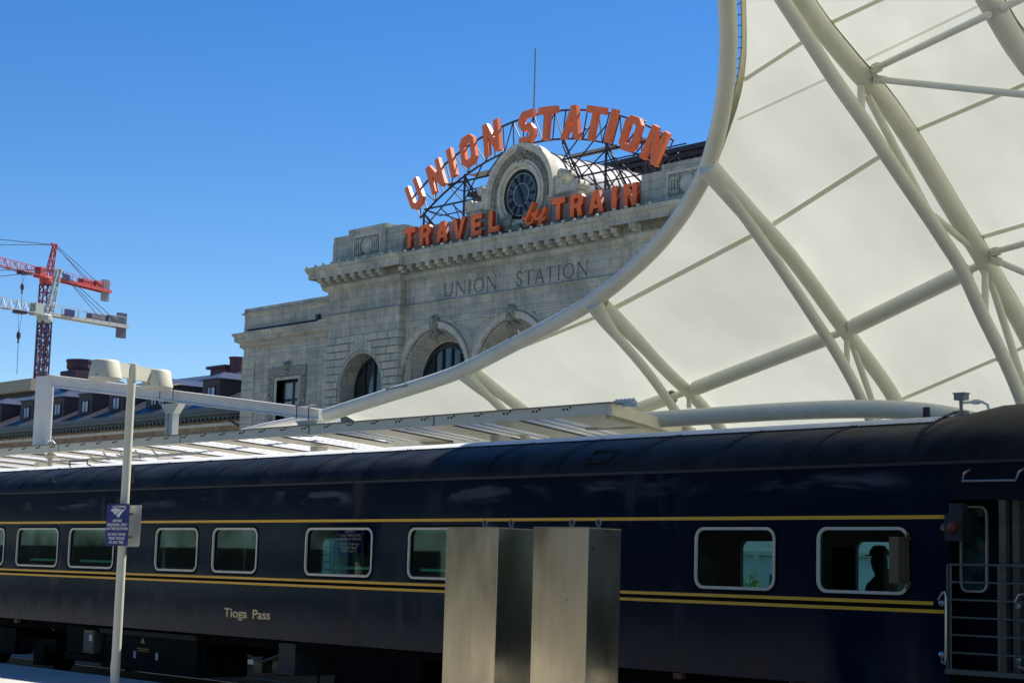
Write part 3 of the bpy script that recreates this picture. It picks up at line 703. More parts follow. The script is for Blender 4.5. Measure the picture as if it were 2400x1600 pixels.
# palm leaves and shell below the dial
m = MB()
for sx in (-1, 1):
    for k_ in range(9):
        a = R(200+k_*7); bx = XC+sx*(.5+k_*.02); p0 = Vector((bx, yc-.14, 21.45)); ln = 1.5-.06*k_
        d = Vector((sx*-math.cos(R(178-k_*13)), 0, math.sin(R(12+k_*13)))).normalized() if False else Vector((sx*math.cos(R(4+k_*12)), 0, math.sin(R(4+k_*12))))
        p1 = p0+d*ln*.55+Vector((0, -.12, 0)); p2 = p0+d*ln
        m.tube([p0, p1, p2], [.06, .085, .01], 5)
for k_ in range(7): m.tube([(XC-.36+k_*.12, yc-.14, 21.15), (XC-.33+k_*.11, yc-.30, 21.45), (XC-.27+k_*.09, yc-.18, 21.75)], [.07, .08, .05], 6)
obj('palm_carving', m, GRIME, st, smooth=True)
m = MB(); m.lathe([(.001, .0), (1.43, 0), (1.43, .1)], (XC, yc+.04, CZ), 'Y', 48)
ck = obj('clock', m, DIAL, st)
m = MB(); m.lathe([(.001, 0), (.62, 0), (.62, .02)], (XC, yc+.022, CZ), 'Y', 40); obj('dial_centre', m, DIALIN, ck)
m = MB()
for r_ in (.64, 1.20): m.tube([(XC+r_*math.cos(a), yc+.02, CZ+r_*math.sin(a)) for a in [2*math.pi*k_/48 for k_ in range(49)]], .014, 5, False)
obj('dial_ring', m, ALU, ck)
m = MB()
for k_ in range(72):
    a = 2*math.pi*k_/72; d = Vector((math.cos(a), 0, math.sin(a))); c_ = Vector((XC, yc, CZ)); m.bar(c_+d*1.24, c_+d*1.43, .055, .09)
obj('bezel_teeth', m, BLACK, ck)
numer = {12: (0, 1, 1, 1), 1: (1,), 2: (1, 1), 3: (1, 1, 1), 4: (1, 1, 1), 5: (1, 1), 6: (1, 1, 1), 7: (1, 1, 1, 1), 8: (1, 1, 1, 1, 1), 9: (1, 1, 1), 10: (1, 1), 11: (1, 1, 1)}
m = MB()
for hnum, bars in numer.items():
    a0 = R(90-30*hnum); nb = len(bars)
    for q in range(nb):
        a = a0+(q-(nb-1)/2)*.065; d = Vector((math.cos(a), 0, math.sin(a))); c_ = Vector((XC, yc+.015, CZ)); m.bar(c_+d*.70, c_+d*1.14, .035, .03)
obj('numerals', m, BLACK, ck)
m = MB()
for ang_, l_, w_ in ((90-30*11.15, .80, .10), (90-6*26, 1.12, .07)):
    d = Vector((math.cos(R(ang_)), 0, math.sin(R(ang_)))); n_ = Vector((-d.z, 0, d.x)); c_ = Vector((XC, yc-.03 if l_ > 1 else yc-.01, CZ))
    pts = [c_-d*.25, c_+n_*w_*.5, c_+d*l_*.6+n_*w_*.7, c_+d*l_, c_+d*l_*.6-n_*w_*.7, c_-n_*w_*.5]
    m.poly([(p.x, p.z) for p in pts], [], c_.y-.015, c_.y+.0)
m.lathe([(.001, -.08), (.09, -.07), (.1, 0)], (XC, yc, CZ), 'Y', 12)
obj('clock_hands', m, BLACK, ck)
# barrel roof behind the clock
m = MB(); m.lathe([(2.72, .35), (2.72, 9.8)], (XC, YC+.4, CZ-.1), 'Y', 32, 0, math.pi); m.box((XC-2.72, YC+1.3, 21), (XC+2.72, YC+10.2, CZ-.1))
br = obj('barrel_roof', m, BARREL, st, smooth=True)
m = MB()
for k_ in range(9):
    y = YC+1.7+k_*1.0; m.tube([(XC+2.75*math.cos(R(a)), y, CZ-.1+2.75*math.sin(R(a))) for a in range(0, 181, 12)], .045, 5)
obj('roof_rib', m, IRON, br)
# main roof of the great hall
m = MB(); m.box((-92.1, 76.4, 20.9), (2*XC+92.1, 92, 27.0)); m.box((-92.6, 75.9, 27.32), (2*XC+92.6, 92.5, 27.62)); m.box((-92.35, 76.15, 27.0), (2*XC+92.35, 92.2, 27.318))
hall = obj('hall_attic', m, HALL, st)
m = MB(); m.box((-92.3, 76.38, 26.70), (2*XC+92.3, 76.42, 26.99))
for k_ in range(62): m.box((-92.2+k_*.54, 76.25, 26.72), (-91.95+k_*.54, 76.41, 26.985))
obj('hall_dentils', m, HALL, hall)
m = MB(); m.box((-84, 69, 21.0), (-79.0, 75.9, 23.9)); m.box((-71.9, 69, 21.0), (-66.9, 75.9, 23.6)); obj('roof_deck', m, BARREL, st)

# left wing ------------------------------------------------------------------------
WX = -103.75
m = MB(); m.poly([(WX, 0), (PL+.01, 0), (PL+.01, 17.2), (WX, 17.2)], [[(-99.55, 8.6), (-99.55, 14.45), (-97.02, 14.45), (-97.02, 8.6)]], YW, YW+.8)
m.box((WX, YW+.8, 0), (WX+.3, 78, 18.9)); m.box((WX+.3, 68.4, 0), (PL, 78, 18.9)); obj('wing_wall', m, STONE, st)
wp = [(WX, 78), (WX, YW), (PL, YW)]
m = MB(); molding(m, wp, [(0, 15.95), (.06, 16.0), (.06, 16.25), (0, 16.3)]); molding(m, wp, [(0, 16.8), (.08, 16.82), (.10, 16.9), (.18, 16.92), (.18, 17.12), (.22, 17.18), (.45, 17.3), (.50, 17.36), (.50, 17.58), (.62, 17.75), (.64, 17.86), (.2, 17.95), (.0, 18.05)])
molding(m, wp, [(.03, 18.05), (.03, 19.1), (.20, 19.18), (.20, 19.25), (.06, 19.3), (.06, 19.55), (-.5, 19.6)])
wc = obj('wing_cornice', m, STONE, st)
m = MB()
for k_ in range(70): m.box((WX-.15+k_*.16, YW-.27, 16.94), (WX-.15+k_*.16+.09, YW-.18, 17.11))
obj('dentil_course', m, PALE, wc)
for xa_, xb_ in ((WX-.04, WX+1.45), (-94.3, PL+.02)):
    m = MB()
    for i in range(34):
        z = 15.9-.46*i
        if z < .6: break
        m.box((xa_, YW-.05, z-.46+.02), (xb_, YW+.01, z-.02))
    obj('corner_blocks', m, BLK, st)
m = MB(); fx0, fx1, fz1 = -99.55, -97.02, 14.45
m.poly([(fx0-.22, 8.3), (fx0, 8.3), (fx0, fz1), (fx1, fz1), (fx1, 8.3), (fx1+.22, 8.3), (fx1+.22, fz1+.2), (fx0-.22, fz1+.2)], [], YW-.08, YW+.6)
wf = obj('window_surround', m, BLK, st)
m = MB(); m.poly([(fx0-1.0, 9.0), (fx0-.30, 8.8), (fx0-.30, fz1+.28), (fx1+.30, fz1+.28), (fx1+.30, 8.8), (fx1+.8, 9.0), (fx1+.8, fz1+.85), (fx0-1.0, fz1+.85)], [], YW-.10, YW+.01)
m.lathe([(.001, -.34), (.16, -.3), (.26, -.1), (.28, .1)], ((fx0+fx1)/2, YW-.08, fz1+.95), 'Y', 10); m.lathe([(.001, -.3), (.12, -.25), (.2, -.1), (.2, .1)], ((fx0+fx1)/2, YW-.08, fz1+.5), 'Y', 10)
for k_ in range(46):
    side = k_ % 2; x = (fx0-.65, fx1+.55)[side]+rnd.uniform(-.18, .18); z = 9.2+rnd.random()*(fz1-8.9)
    m.lathe([(.001, -.12), (.09, -.08), (.13, .0)], (x, YW-.10, z), 'Y', 6)
obj('window_carving', m, GRIME, wf)
m = MB(); y = YW+.55; m.poly([(fx0, 8.6), (fx1, 8.6), (fx1, fz1), (fx0, fz1)], [[(fx0+.2, 8.8), (fx0+.2, 13.1), (-98.4, 13.1), (-98.4, 8.8)], [(-98.2, 8.8), (-98.2, 13.1), (fx1-.2, 13.1), (fx1-.2, 8.8)], [(fx0+.2, 13.25), (fx0+.2, fz1-.14), (-98.4, fz1-.14), (-98.4, 13.25)], [(-98.2, 13.25), (-98.2, fz1-.14), (fx1-.2, fz1-.14), (fx1-.2, 13.25)]], y-.1, y)
ww = obj('window', m, FRAME, st)
obj('pane', MB().box((fx0+.1, y-.03, 8.7), (fx1-.1, y-.01, fz1-.1)), CURT, ww)
obj('wall_lamp', MB().box((-95.15, YW-.22, 18.1), (-94.85, YW+.01, 18.42)).tube([(-103.3, YW-.05, 18.08), (-95.2, YW-.05, 18.08)], .05, 6), IRON, st)
# side wing on the far right of the pavilion
obj('wing_wall', MB().box((PR+.01, YW, 0), (-47.5, 78, 18.9)), STONE, st)

# ================================================================== ROOFTOP SIGN "UNION STATION"
sg = thing('rooftop_sign', 'large orange rooftop letters reading UNION STATION arched over the clock on black lattice', 'sign', (XC, 66.0, 22.7))
YS = 65.6; KS = YS/64.6
LT = [('U', -83.80, 24.43, 1.80, 30), ('N', -81.88, 25.28, 1.82, 24), ('I', -80.46, 25.86, 1.82, 20), ('O', -78.98, 26.33, 1.86, 15), ('N', -76.92, 26.76, 1.88, 9),
      ('S', -73.92, 26.85, 1.88, 3), ('T', -72.28, 26.79, 1.86, -5), ('A', -70.22, 26.50, 1.86, -9), ('T', -68.55, 26.14, 1.86, -15), ('I', -67.20, 25.78, 1.82, -19), ('O', -65.72, 25.10, 1.88, -23), ('N', -63.98, 24.20, 1.86, -31)]
for ch, x, z, h, a in LT:
    X, Z = x*KS, EYE+(z-EYE)*KS
    wv = {'I': .7, 'T': .80, 'A': .80, 'O': .70, 'S': .70, 'N': .72, 'U': .70}[ch]
    l_ = obj('sign_letter', letter_mb(ch, X, Z, h, a, YS, .26, wv, .205), LETTER, sg)
m = MB(); ys = YS+.42
RT, RB = 20.3, 18.7; CXS = -73.75*KS; CZ0 = 27.75-20.3+.2
def onarc(r, deg): return (CXS+r*math.sin(R(deg)), CZ0+r*math.cos(R(deg))+.25)
DEG = [-33+66*k_/26 for k_ in range(27)]
for r_ in (RT-.25, RB-.25):
    pts = [(onarc(r_, d)[0], ys, onarc(r_, d)[1]) for d in DEG]
    for p, q in zip(pts, pts[1:]): m.bar(p, q, .09)
for k_ in range(0, 27):
    p = onarc(RT-.25, DEG[k_]); q = onarc(RB-.25, DEG[k_]); m.bar((p[0], ys, p[1]), (q[0], ys, q[1]), .05)
    if k_ < 26:
        q = onarc(RB-.25, DEG[k_+1]); p2 = onarc(RT-.25, DEG[k_+1]); b_ = onarc(RB-.25, DEG[k_])
        if k_ % 2: m.bar((p[0], ys, p[1]), (q[0], ys, q[1]), .045)
        else: m.bar((b_[0], ys, b_[1]), (p2[0], ys, p2[1]), .045)
# vertical posts, girts and back legs
posts = [-84.6, -80.85, -77.6, -72.4, -68.95, -66.0, -63.6]
def bot(x): 
    s_ = max(-.999, min(.999, (x-CXS)/(RB-.25))); return CZ0+(RB-.25)*math.sqrt(1-s_*s_)+.25
for x in posts:
    zt = bot(x); zb = 22.7
    if abs(x-XC) < 3.4: zb = CZ+2.4
    if abs(x-XC) < 3.3 and zt < zb: continue
    m.bar((x, ys, zb), (x, ys, zt+ .1), .10)
    m.bar((x, ys, zt), (x+.1, ys+3.0, 21.3), .09); m.bar((x, ys+1.6, 22.0), (x, ys, 23.8 if zt > 24 else zt), .05)
    m.bar((x, ys, zt-.4), (x, ys+2.0, 22.6), .05)
for z_, xa, xb in ((23.85, -84.6, -79.5), (25.05, -82.4, -78.5), (23.85, -71.4, -66.0), (25.0, -72.4, -66.0), (25.0, -66.0, -64.2)):
    m.bar((xa, ys, z_), (xb, ys, z_), .09); m.bar((xa, ys+1.2, z_-.2), (xb, ys+1.2, z_-.2), .06); m.bar((xa, ys, z_), (xa, ys+1.2, z_-.2), .05)
for (xa, za, xb, zb_) in ((-84.6, 23.85, -80.85, 22.7), (-84.6, 22.7, -80.85, 25.05), (-82.4, 25.05, -80.85, 23.8), (-80.85, 25.05, -79.0, 23.8), (-80.85, 23.85, -79.2, 25.9), (-79.0, 25.0, -77.6, 26.2),
                          (-72.4, 25.0, -70.5, 26.5), (-72.4, 23.85, -68.95, 26.4), (-71.0, 23.8, -68.95, 25.0), (-68.95, 25.0, -66.0, 22.7), (-68.95, 22.7, -66.0, 25.0), (-66.0, 25.0, -64.4, 23.9), (-66.0, 22.7, -63.6, 24.0), (-72.4, 25.0, -70.9, 23.85), (-70.9, 23.85, -69.0, 22.7), (-67.6, 25.0, -66.0, 26.1)):
    m.bar((xa, ys, za), (xb, ys, zb_), .055)
for x in (-83.2, -82.0, -79.6, -70.4, -67.5, -66.8, -65.0):
    m.bar((x, ys+.1, 23.8), (x+1.2, ys+2.8, 21.4), .055); m.bar((x+1.3, ys+.1, 23.8), (x, ys+2.8, 21.4), .045)
obj('lattice_frame', m, IRON, sg)
def catwalk(x0, x1, z):
    m = MB(); n = int((x1-x0)/.32)
    m.bar((x0, ys+.25, z), (x1, ys+.25, z), .05); m.bar((x0, ys+.95, z), (x1, ys+.95, z), .05)
    for k_ in range(n): m.box((x0+k_*.32, ys+.28, z-.03), (x0+k_*.32+.26, ys+.92, z+.01))
    return m
grate = mat('catwalk_grating', (.42, .41, .38), .6)
obj('catwalk', catwalk(-80.8, -78.0, 25.45), grate, sg); obj('catwalk', catwalk(-72.2, -68.4, 25.25), grate, sg); obj('catwalk', catwalk(-68.2, -66.2, 25.25), grate, sg)

# ================================================================== SIGN "TRAVEL by TRAIN"
s2 = thing('parapet_sign', 'red-orange letters reading TRAVEL by TRAIN standing along the cornice below the clock', 'sign', (XC, 65.1, 21.1))
YT = 65.02; KT = YT/64.3
def low(ch, x0, x1, zb=21.16, zt=22.38):
    X0, X1 = x0*KT, x1*KT; Zb, Zt = EYE+(zb-EYE)*KT, EYE+(zt-EYE)*KT; h = Zt-Zb
    wv = (X1-X0)/h
    if ch == 'I': mb = letter_mb('I', (X0+X1)/2, (Zb+Zt)/2, h, 0, YT, .26, .6, wv/1.15)
    else: mb = letter_mb(ch, (X0+X1)/2, (Zb+Zt)/2, h, 0, YT, .26, wv, .27)
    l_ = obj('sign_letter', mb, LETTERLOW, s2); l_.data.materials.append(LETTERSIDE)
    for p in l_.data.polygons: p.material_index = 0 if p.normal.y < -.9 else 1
    sc = MB()
    for (u, v) in ((.13, .1), (.13, .9), (.87, .9), (.87, .1)):
        if ch == 'T' and v < .5: u = .5
        if ch in 'AV' : u = .5 if (v > .5) == (ch == 'A') else u
        if ch == 'I': u = .5
        if ch == 'L' and (u, v) == (.87, .9): continue
        sc.lathe([(.001, -.012), (.018, -.01), (.018, 0)], (X0+(X1-X0)*u, YT, Zb+h*v), 'Y', 6)
    obj('rivets', sc, SCREW, l_)
for a in (('T', -84.28, -83.20), ('R', -82.74, -81.78), ('A', -81.22, -80.12), ('V', -79.72, -78.60), ('E', -78.04, -77.13), ('L', -76.53, -75.60), ('T', -71.32, -70.26), ('R', -69.85, -68.86), ('A', -68.45, -67.25), ('I', -66.68, -66.30), ('N', -65.80, -64.84)): low(*a)
def scr(pts, t, y): 
    sc = [(-73.62*KT+p[0]*2.02, EYE+(20.95-EYE)*KT+p[1]*1.50) for p in pts]; return MB().poly(stroke(sc, t), [], y, y+.30)
m = MB()
for pts, t, dy in (([(.43, .98), (.30, .70), (.17, .42), (.15, .26), (.24, .18), (.38, .24), (.47, .42), (.46, .55), (.36, .52)], .155, 0), ([(0, .50), (.10, .42), (.17, .40)], .13, .006),
                   ([(.60, .70), (.54, .45), (.55, .33), (.64, .30), (.74, .42)], .145, .003), ([(.92, .72), (.80, .46), (.66, .08), (.58, -.05)], .165, .009), ([(.60, -.02), (.74, .18), (.95, .34)], .13, .012)):
    q = scr(pts, t, YT-.05+dy); m.add(q.v, q.f)
obj('script_lettering', m, LETTERLOW, s2)
obj('sign_rail', MB().box((-85.2, YT+.02, 21.085), (-65.4, YT+.30, 21.16)).tube([(-71.9*KT, YT+.2, 21.9), (-71.75*KT, YT+.1, 22.55)], .02, 5), IRON, s2)
tag(place(obj('roof_antenna', MB().tube([(-75.9, 66.9, 26.3), (-75.9, 66.9, 32.2)], .045, 6).lathe([(.09, 0), (.09, .2), (.04, .3)], (-75.9, 66.9, 26.1), 'Z', 8), GALV), (-75.9, 66.9, 26.1)), 'thin metal mast rising behind the orange letters above the clock', 'antenna mast')

# ================================================================== DORMER BUILDING (left)
db = thing('dormer_building', 'long sandstone building with dark tiled roof and dormer windows left of the station', 'building', (-126, 68, 0))
obj('wall', MB().box((-160, 68.0, 0), (-104.2, 80, 12.62)), BRICK, db)
m = MB(); m.box((-160, 67.88, 12.05), (-104.2, 68.0, 12.28)); obj('string_course', m, PALE, db)
Ye, Ze, Yr, Zr = 67.3, 13.25, 76.0, 17.35
tan_ = (Zr-Ze)/(Yr-Ye)
m = MB(); m.add([(-170, Ye, Ze), (-104.2, Ye, Ze), (-104.2, Yr, Zr), (-162, Yr, Zr), (-104.2, 84.7, Ze), (-170, 84.7, Ze)], [(0, 1, 2, 3), (3, 2, 4, 5)])
# higher hipped part at the left
m.add([(-157, 69.5, 14.0), (-136.5, 69.5, 14.2), (-143.5, 77, 19.0), (-147, 77, 19.0), (-136.5, 84, 14), (-157, 84, 14)], [(0, 1, 2, 3), (1, 4, 2), (0, 3, 5), (3, 2, 4, 5)])
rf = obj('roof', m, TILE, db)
m = MB(); m.box((-160, 67.12, 13.0), (-105.2, 67.38, 13.30)); m.box((-160, 67.22, 12.78), (-105.2, 67.6, 12.999)); m.box((-160, 67.6, 12.62), (-104.3, 68.2, 12.78))
gt = obj('gutter', m, EAVE, db)
m = MB(); m.box((-160, 67.9, 12.44), (-104.4, 68.005, 12.63))
for k_ in range(98): m.box((-160+k_*.56, 67.45, 12.45), (-160+k_*.56+.22, 68.0, 12.62))
obj('eave_brackets', m, EAVE, gt)
obj('downpipe', MB().tube([(-107.2, 67.3, 12.9), (-107.2, 67.3, 12.3), (-106.6, 67.8, 11.9), (-104.9, 67.9, 11.6)], .09, 8), EAVE, db)
def dormer(x, wd, nwin, z0=13.95, zt=15.62, y=68.9):
    yb = Ye+(zt-Ze)/tan_+.5; x0, x1 = x-wd/2, x+wd/2
    m = MB(); m.box((x0, y, z0-.3), (x1, yb, zt)); d = obj('dormer', m, BROWN, db)
    r = MB(); e = .22; pk = zt+.62; yr2 = Ye+(pk-Ze)/tan_
    r.add([(x0-e, y-.25, zt), (x1+e, y-.25, zt), (x1+e, yb+.3, zt), (x0-e, yb+.3, zt), (x, y+1.0, pk), (x, yr2+.3, pk)], [(0, 1, 4), (1, 2, 5, 4), (3, 0, 4, 5), (0, 3, 2, 1)])
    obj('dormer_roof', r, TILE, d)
    ww_ = .95 if nwin == 1 else .8
    f = MB(); gl = MB()
    for q in range(nwin):
        cx = x+(q-(nwin-1)/2)*1.15+.05
        f.poly([(cx-ww_/2-.1, 14.1), (cx+ww_/2+.1, 14.1), (cx+ww_/2+.1, 15.1), (cx-ww_/2-.1, 15.1)], [[(cx-ww_/2, 14.2), (cx-ww_/2, 15.0), (cx-.025, 15.0), (cx-.025, 14.2)], [(cx+.025, 14.2), (cx+.025, 15.0), (cx+ww_/2, 15.0), (cx+ww_/2, 14.2)]], y-.07, y+.0)
        gl.box((cx-ww_/2, y-.02, 14.2), (cx+ww_/2, y-.012, 15.0))
    wd_ = obj('window_frame', f, BROWN, d); g2 = obj('window_pane', gl, CURTB, d)
CURTB = mat('dormer_curtain_glass', (.34, .44, .55), .35, var=.5, vscale=2.5, stretch=(4, 1, .2))
for x, wd, nw in ((-147.3, 2.3, 1), (-141.4, 2.3, 1), (-135.9, 2.2, 1), (-131.2, 2.2, 1), (-126.2, 2.3, 1), (-119.9, 3.4, 2), (-112.4, 2.3, 1)): dormer(x, wd, nw)
m = MB(); m.box((-147.0, 74.6, 17.0), (-144.2, 77.0, 19.0)); m.lathe([(1.05, 0), (1.25, .25), (1.25, .75), (1.32, .8), (1.32, 1.0), (.9, 1.02)], (-145.5, 75.8, 19.0), 'Z', 12)
obj('chimney', m, mat('dark_plum_chimney', (.075, .045, .055), .8), db)
BRR = mat('red_brown_chimney', (.16, .07, .075), .8)
m = MB(); m.box((-123.4, 75.5, 16.4), (-121.0, 77.0, 17.7)); m.box((-123.8, 75.3, 17.7), (-121.0, 77.2, 17.92)); m.lathe([(.62, -1.0), (.62, 1.25), (.7, 1.3), (.7, 1.42), (.3, 1.43)], (-120.6, 76.2, 17.1), 'Z', 14)
obj('chimney', m, BRR, db)
# beige building edge at far left
fb = thing('far_building', 'beige flat-roofed building edge beyond the tiled roof at far left', 'building', (-240, 112, 0))
obj('wall', MB().box((-290, 111, 0), (-225.5, 140, 25.0)), BLACK, fb); obj('roof_band', MB().box((-292, 110, 25.0), (-225, 141, 26.6)), mat('beige_concrete', (.42, .36, .24), .8), fb)

# ================================================================== CRANES
def lattice(mb, p0, p1, w0, w1, n, b, up=Vector((0, 0, 1)), tri=False):
    p0, p1 = Vector(p0), Vector(p1); d = (p1-p0).normalized(); s_ = d.cross(up)
    if s_.length < .1: s_ = Vector((1, 0, 0))
    s_.normalize(); u = s_.cross(d)
    def cs(t):
        p = p0.lerp(p1, t); h = (w0+(w1-w0)*t)/2
        return [p-s_*h-u*h, p+s_*h-u*h, p+u*h] if tri else [p-s_*h-u*h, p+s_*h-u*h, p+s_*h+u*h, p-s_*h+u*h]
    prev = cs(0); k = len(prev)
    for i in range(1, n+1):
        c_ = cs(i/n)
        for j in range(k):
            mb.bar(prev[j], c_[j], b); mb.bar(c_[j], c_[(j+1)%k], b*.7)
            a_, b_ = (j, (j+1)%k) if i % 2 else ((j+1)%k, j); mb.bar(prev[a_], c_[b_], b*.65)
        prev = c_
CG = 'tower cranes beyond the station'
def crane(name, label, X, Y, zs, gd, cols, apexdx, jib, cjib, mast_w, banner, cw, hook):
    """tower crane: mast, slewing ring, apex, jib, counter-jib, counterweights, ties, trolley and hook"""
    t = thing(name, label, 'crane', (X, Y, 0), CG); gdir = Vector((gd[0], gd[1], 0)).normalized()
    mcol, tcol, cwc = cols; base = Vector((X, Y, 0)); top = Vector((X, Y, zs))
    m = MB(); lattice(m, (X, Y, 0), (X, Y, zs-1.2), mast_w, mast_w, int(zs/1.5), .19, Vector((0, 1, 0))); obj('mast', m, mcol, t)
    m = MB(); m.lathe([(mast_w*.62, -1.4), (mast_w*.75, -.9), (mast_w*.75, -.3), (mast_w*.5, 0)], (X, Y, zs), 'Z', 12); obj('slewing_ring', m, tcol, t)
    ap = top+Vector((0, 0, apexdx[1]))+gdir*apexdx[0]
    m = MB(); lattice(m, top+gdir*.6, ap, mast_w*.7, .5, 6, .13, Vector((0, 1, 0))); m.bar(ap-gdir*.9, ap+gdir*.6, .35); obj('tower_head', m, tcol, t)
    m = MB(); lattice(m, top-gdir*1.0+Vector((0, 0, .5)), top-gdir*jib+Vector((0, 0, .9)), 1.45, 1.2, int(jib/1.3), .11, tri=True); obj('jib', m, tcol, t)
    ce = top+gdir*cjib+Vector((0, 0, -.1)); sd_ = Vector((-gdir.y, gdir.x, 0))
    m = MB()
    for sgn in (-1, 1):
        m.bar(top+sd_*sgn*.75, ce+sd_*sgn*.75, .2, .5)
        m.bar(top+sd_*sgn*.85+Vector((0, 0, 1.35)), ce+sd_*sgn*.85+Vector((0, 0, 1.3)), .07)
        for k_ in range(10):
            p = top.lerp(ce, (k_+.5)/10)+sd_*sgn*.85; m.bar(p, p+Vector((0, 0, 1.35)), .06)
    m.bar(top, ce, 1.5, .1); obj('counter_jib', m, tcol, t)
    m = MB(); e = ce-gdir*1.0
    for k_ in range(2):
        p = e+gdir*(k_*.62-.1); m.bar(p+Vector((0, 0, 2.0)), p+Vector((0, 0, -1.7)), .5, .9)
    obj('counterweight', m, cwc, t)
    m = MB(); p = top.lerp(ce, .24)-sd_*.0; m.bar(p+Vector((0, 0, -.0))-gdir*.9-sd_*.95+Vector((0,0,.55)), p+gdir*.9-sd_*.95+Vector((0,0,.55)), .08, .95); obj('banner', m, BLUEB, t)
    m = MB(); p = top.lerp(ce, .62); m.bar(p-gdir*1.3+Vector((0, 0, .75)), p+gdir*1.3+Vector((0, 0, .75)), 1.2, .8); p = top.lerp(ce, .80); m.bar(p-gdir*.8+Vector((0, 0, .75)), p+gdir*.8+Vector((0, 0, .75)), 1.2, 1.1); obj('winch_house', m, cwc if cwc is CWT2 else REDC, t)
    m = MB(); m.bar(top-gdir*2.2+Vector((0, 0, .4)), top-gdir*.8+Vector((0, 0, .4)), 1.4, 1.7); obj('cab', m, tcol, t)
    m = MB()
    for q, s_ in ((.86, .5), (.86, -.5), (.70, 0)): m.bar(ap+sd_*s_*.4, top.lerp(ce, q)+sd_*s_*1.4+Vector((0, 0, .4)), .07)
    m.bar(ap, top-gdir*jib*.62+Vector((0, 0, 1.6)), .10); m.bar(ap, top-gdir*jib+Vector((0, 0, 1.6)), .10)
    obj('tie_rods', m, IRON, t)
    m = MB(); hp = top-gdir*hook[0]; m.bar(hp+Vector((0, 0, -.3))-gdir*.8, hp+Vector((0, 0, -.3))+gdir*.8, 1.3, .5); obj('trolley', m, INDIGO, t)
    m = MB(); hz = zs-hook[1]; m.bar(hp-gdir*.4, (hp.x, hp.y, hz), .04); m.bar(hp+gdir*.4, (hp.x, hp.y, hz), .04); m.bar((hp.x, hp.y, hz-.5), (hp.x+.2, hp.y, hz-hook[2]), .06)
    m.lathe([(.06, .6), (.28, .35), (.32, -.2), (.1, -.7), (.18, -.95), (.04, -1.2)], (hp.x, hp.y, hz), 'Z', 8); obj('hook_block', m, INDIGO, t)
    return t
def unproj(px, py, d):
    """world point d metres along the view axis through a pixel (used to site the far cranes)"""
    cam = scene.camera; v = cam.matrix_world.to_3x3() @ Vector(((px-1200)/4258.976, -(py-800)/4258.976, -1)); return Vector((0, 0, EYE))+v*d
pr_ = unproj(108, 648, 300); pw_ = unproj(106, 735, 258)
crane('tower_crane', 'red tower crane on maroon mast, the higher of the two cranes at left', pr_.x, pr_.y, pr_.z, (-.395, .92), (MAROON, REDC, CWT), (1.7, 5.6), 34, 16.2, 1.4, None, None, (5.6, 2.6, 4.0))
crane('tower_crane', 'white tower crane on dark indigo mast, the lower of the two cranes', pw_.x, pw_.y, pw_.z, (-.19, .98), (INDIGO, WHC, CWT2), (1.9, 6.6), 30, 14.6, 1.4, None, None, (4.3, 3.6, 5.5))

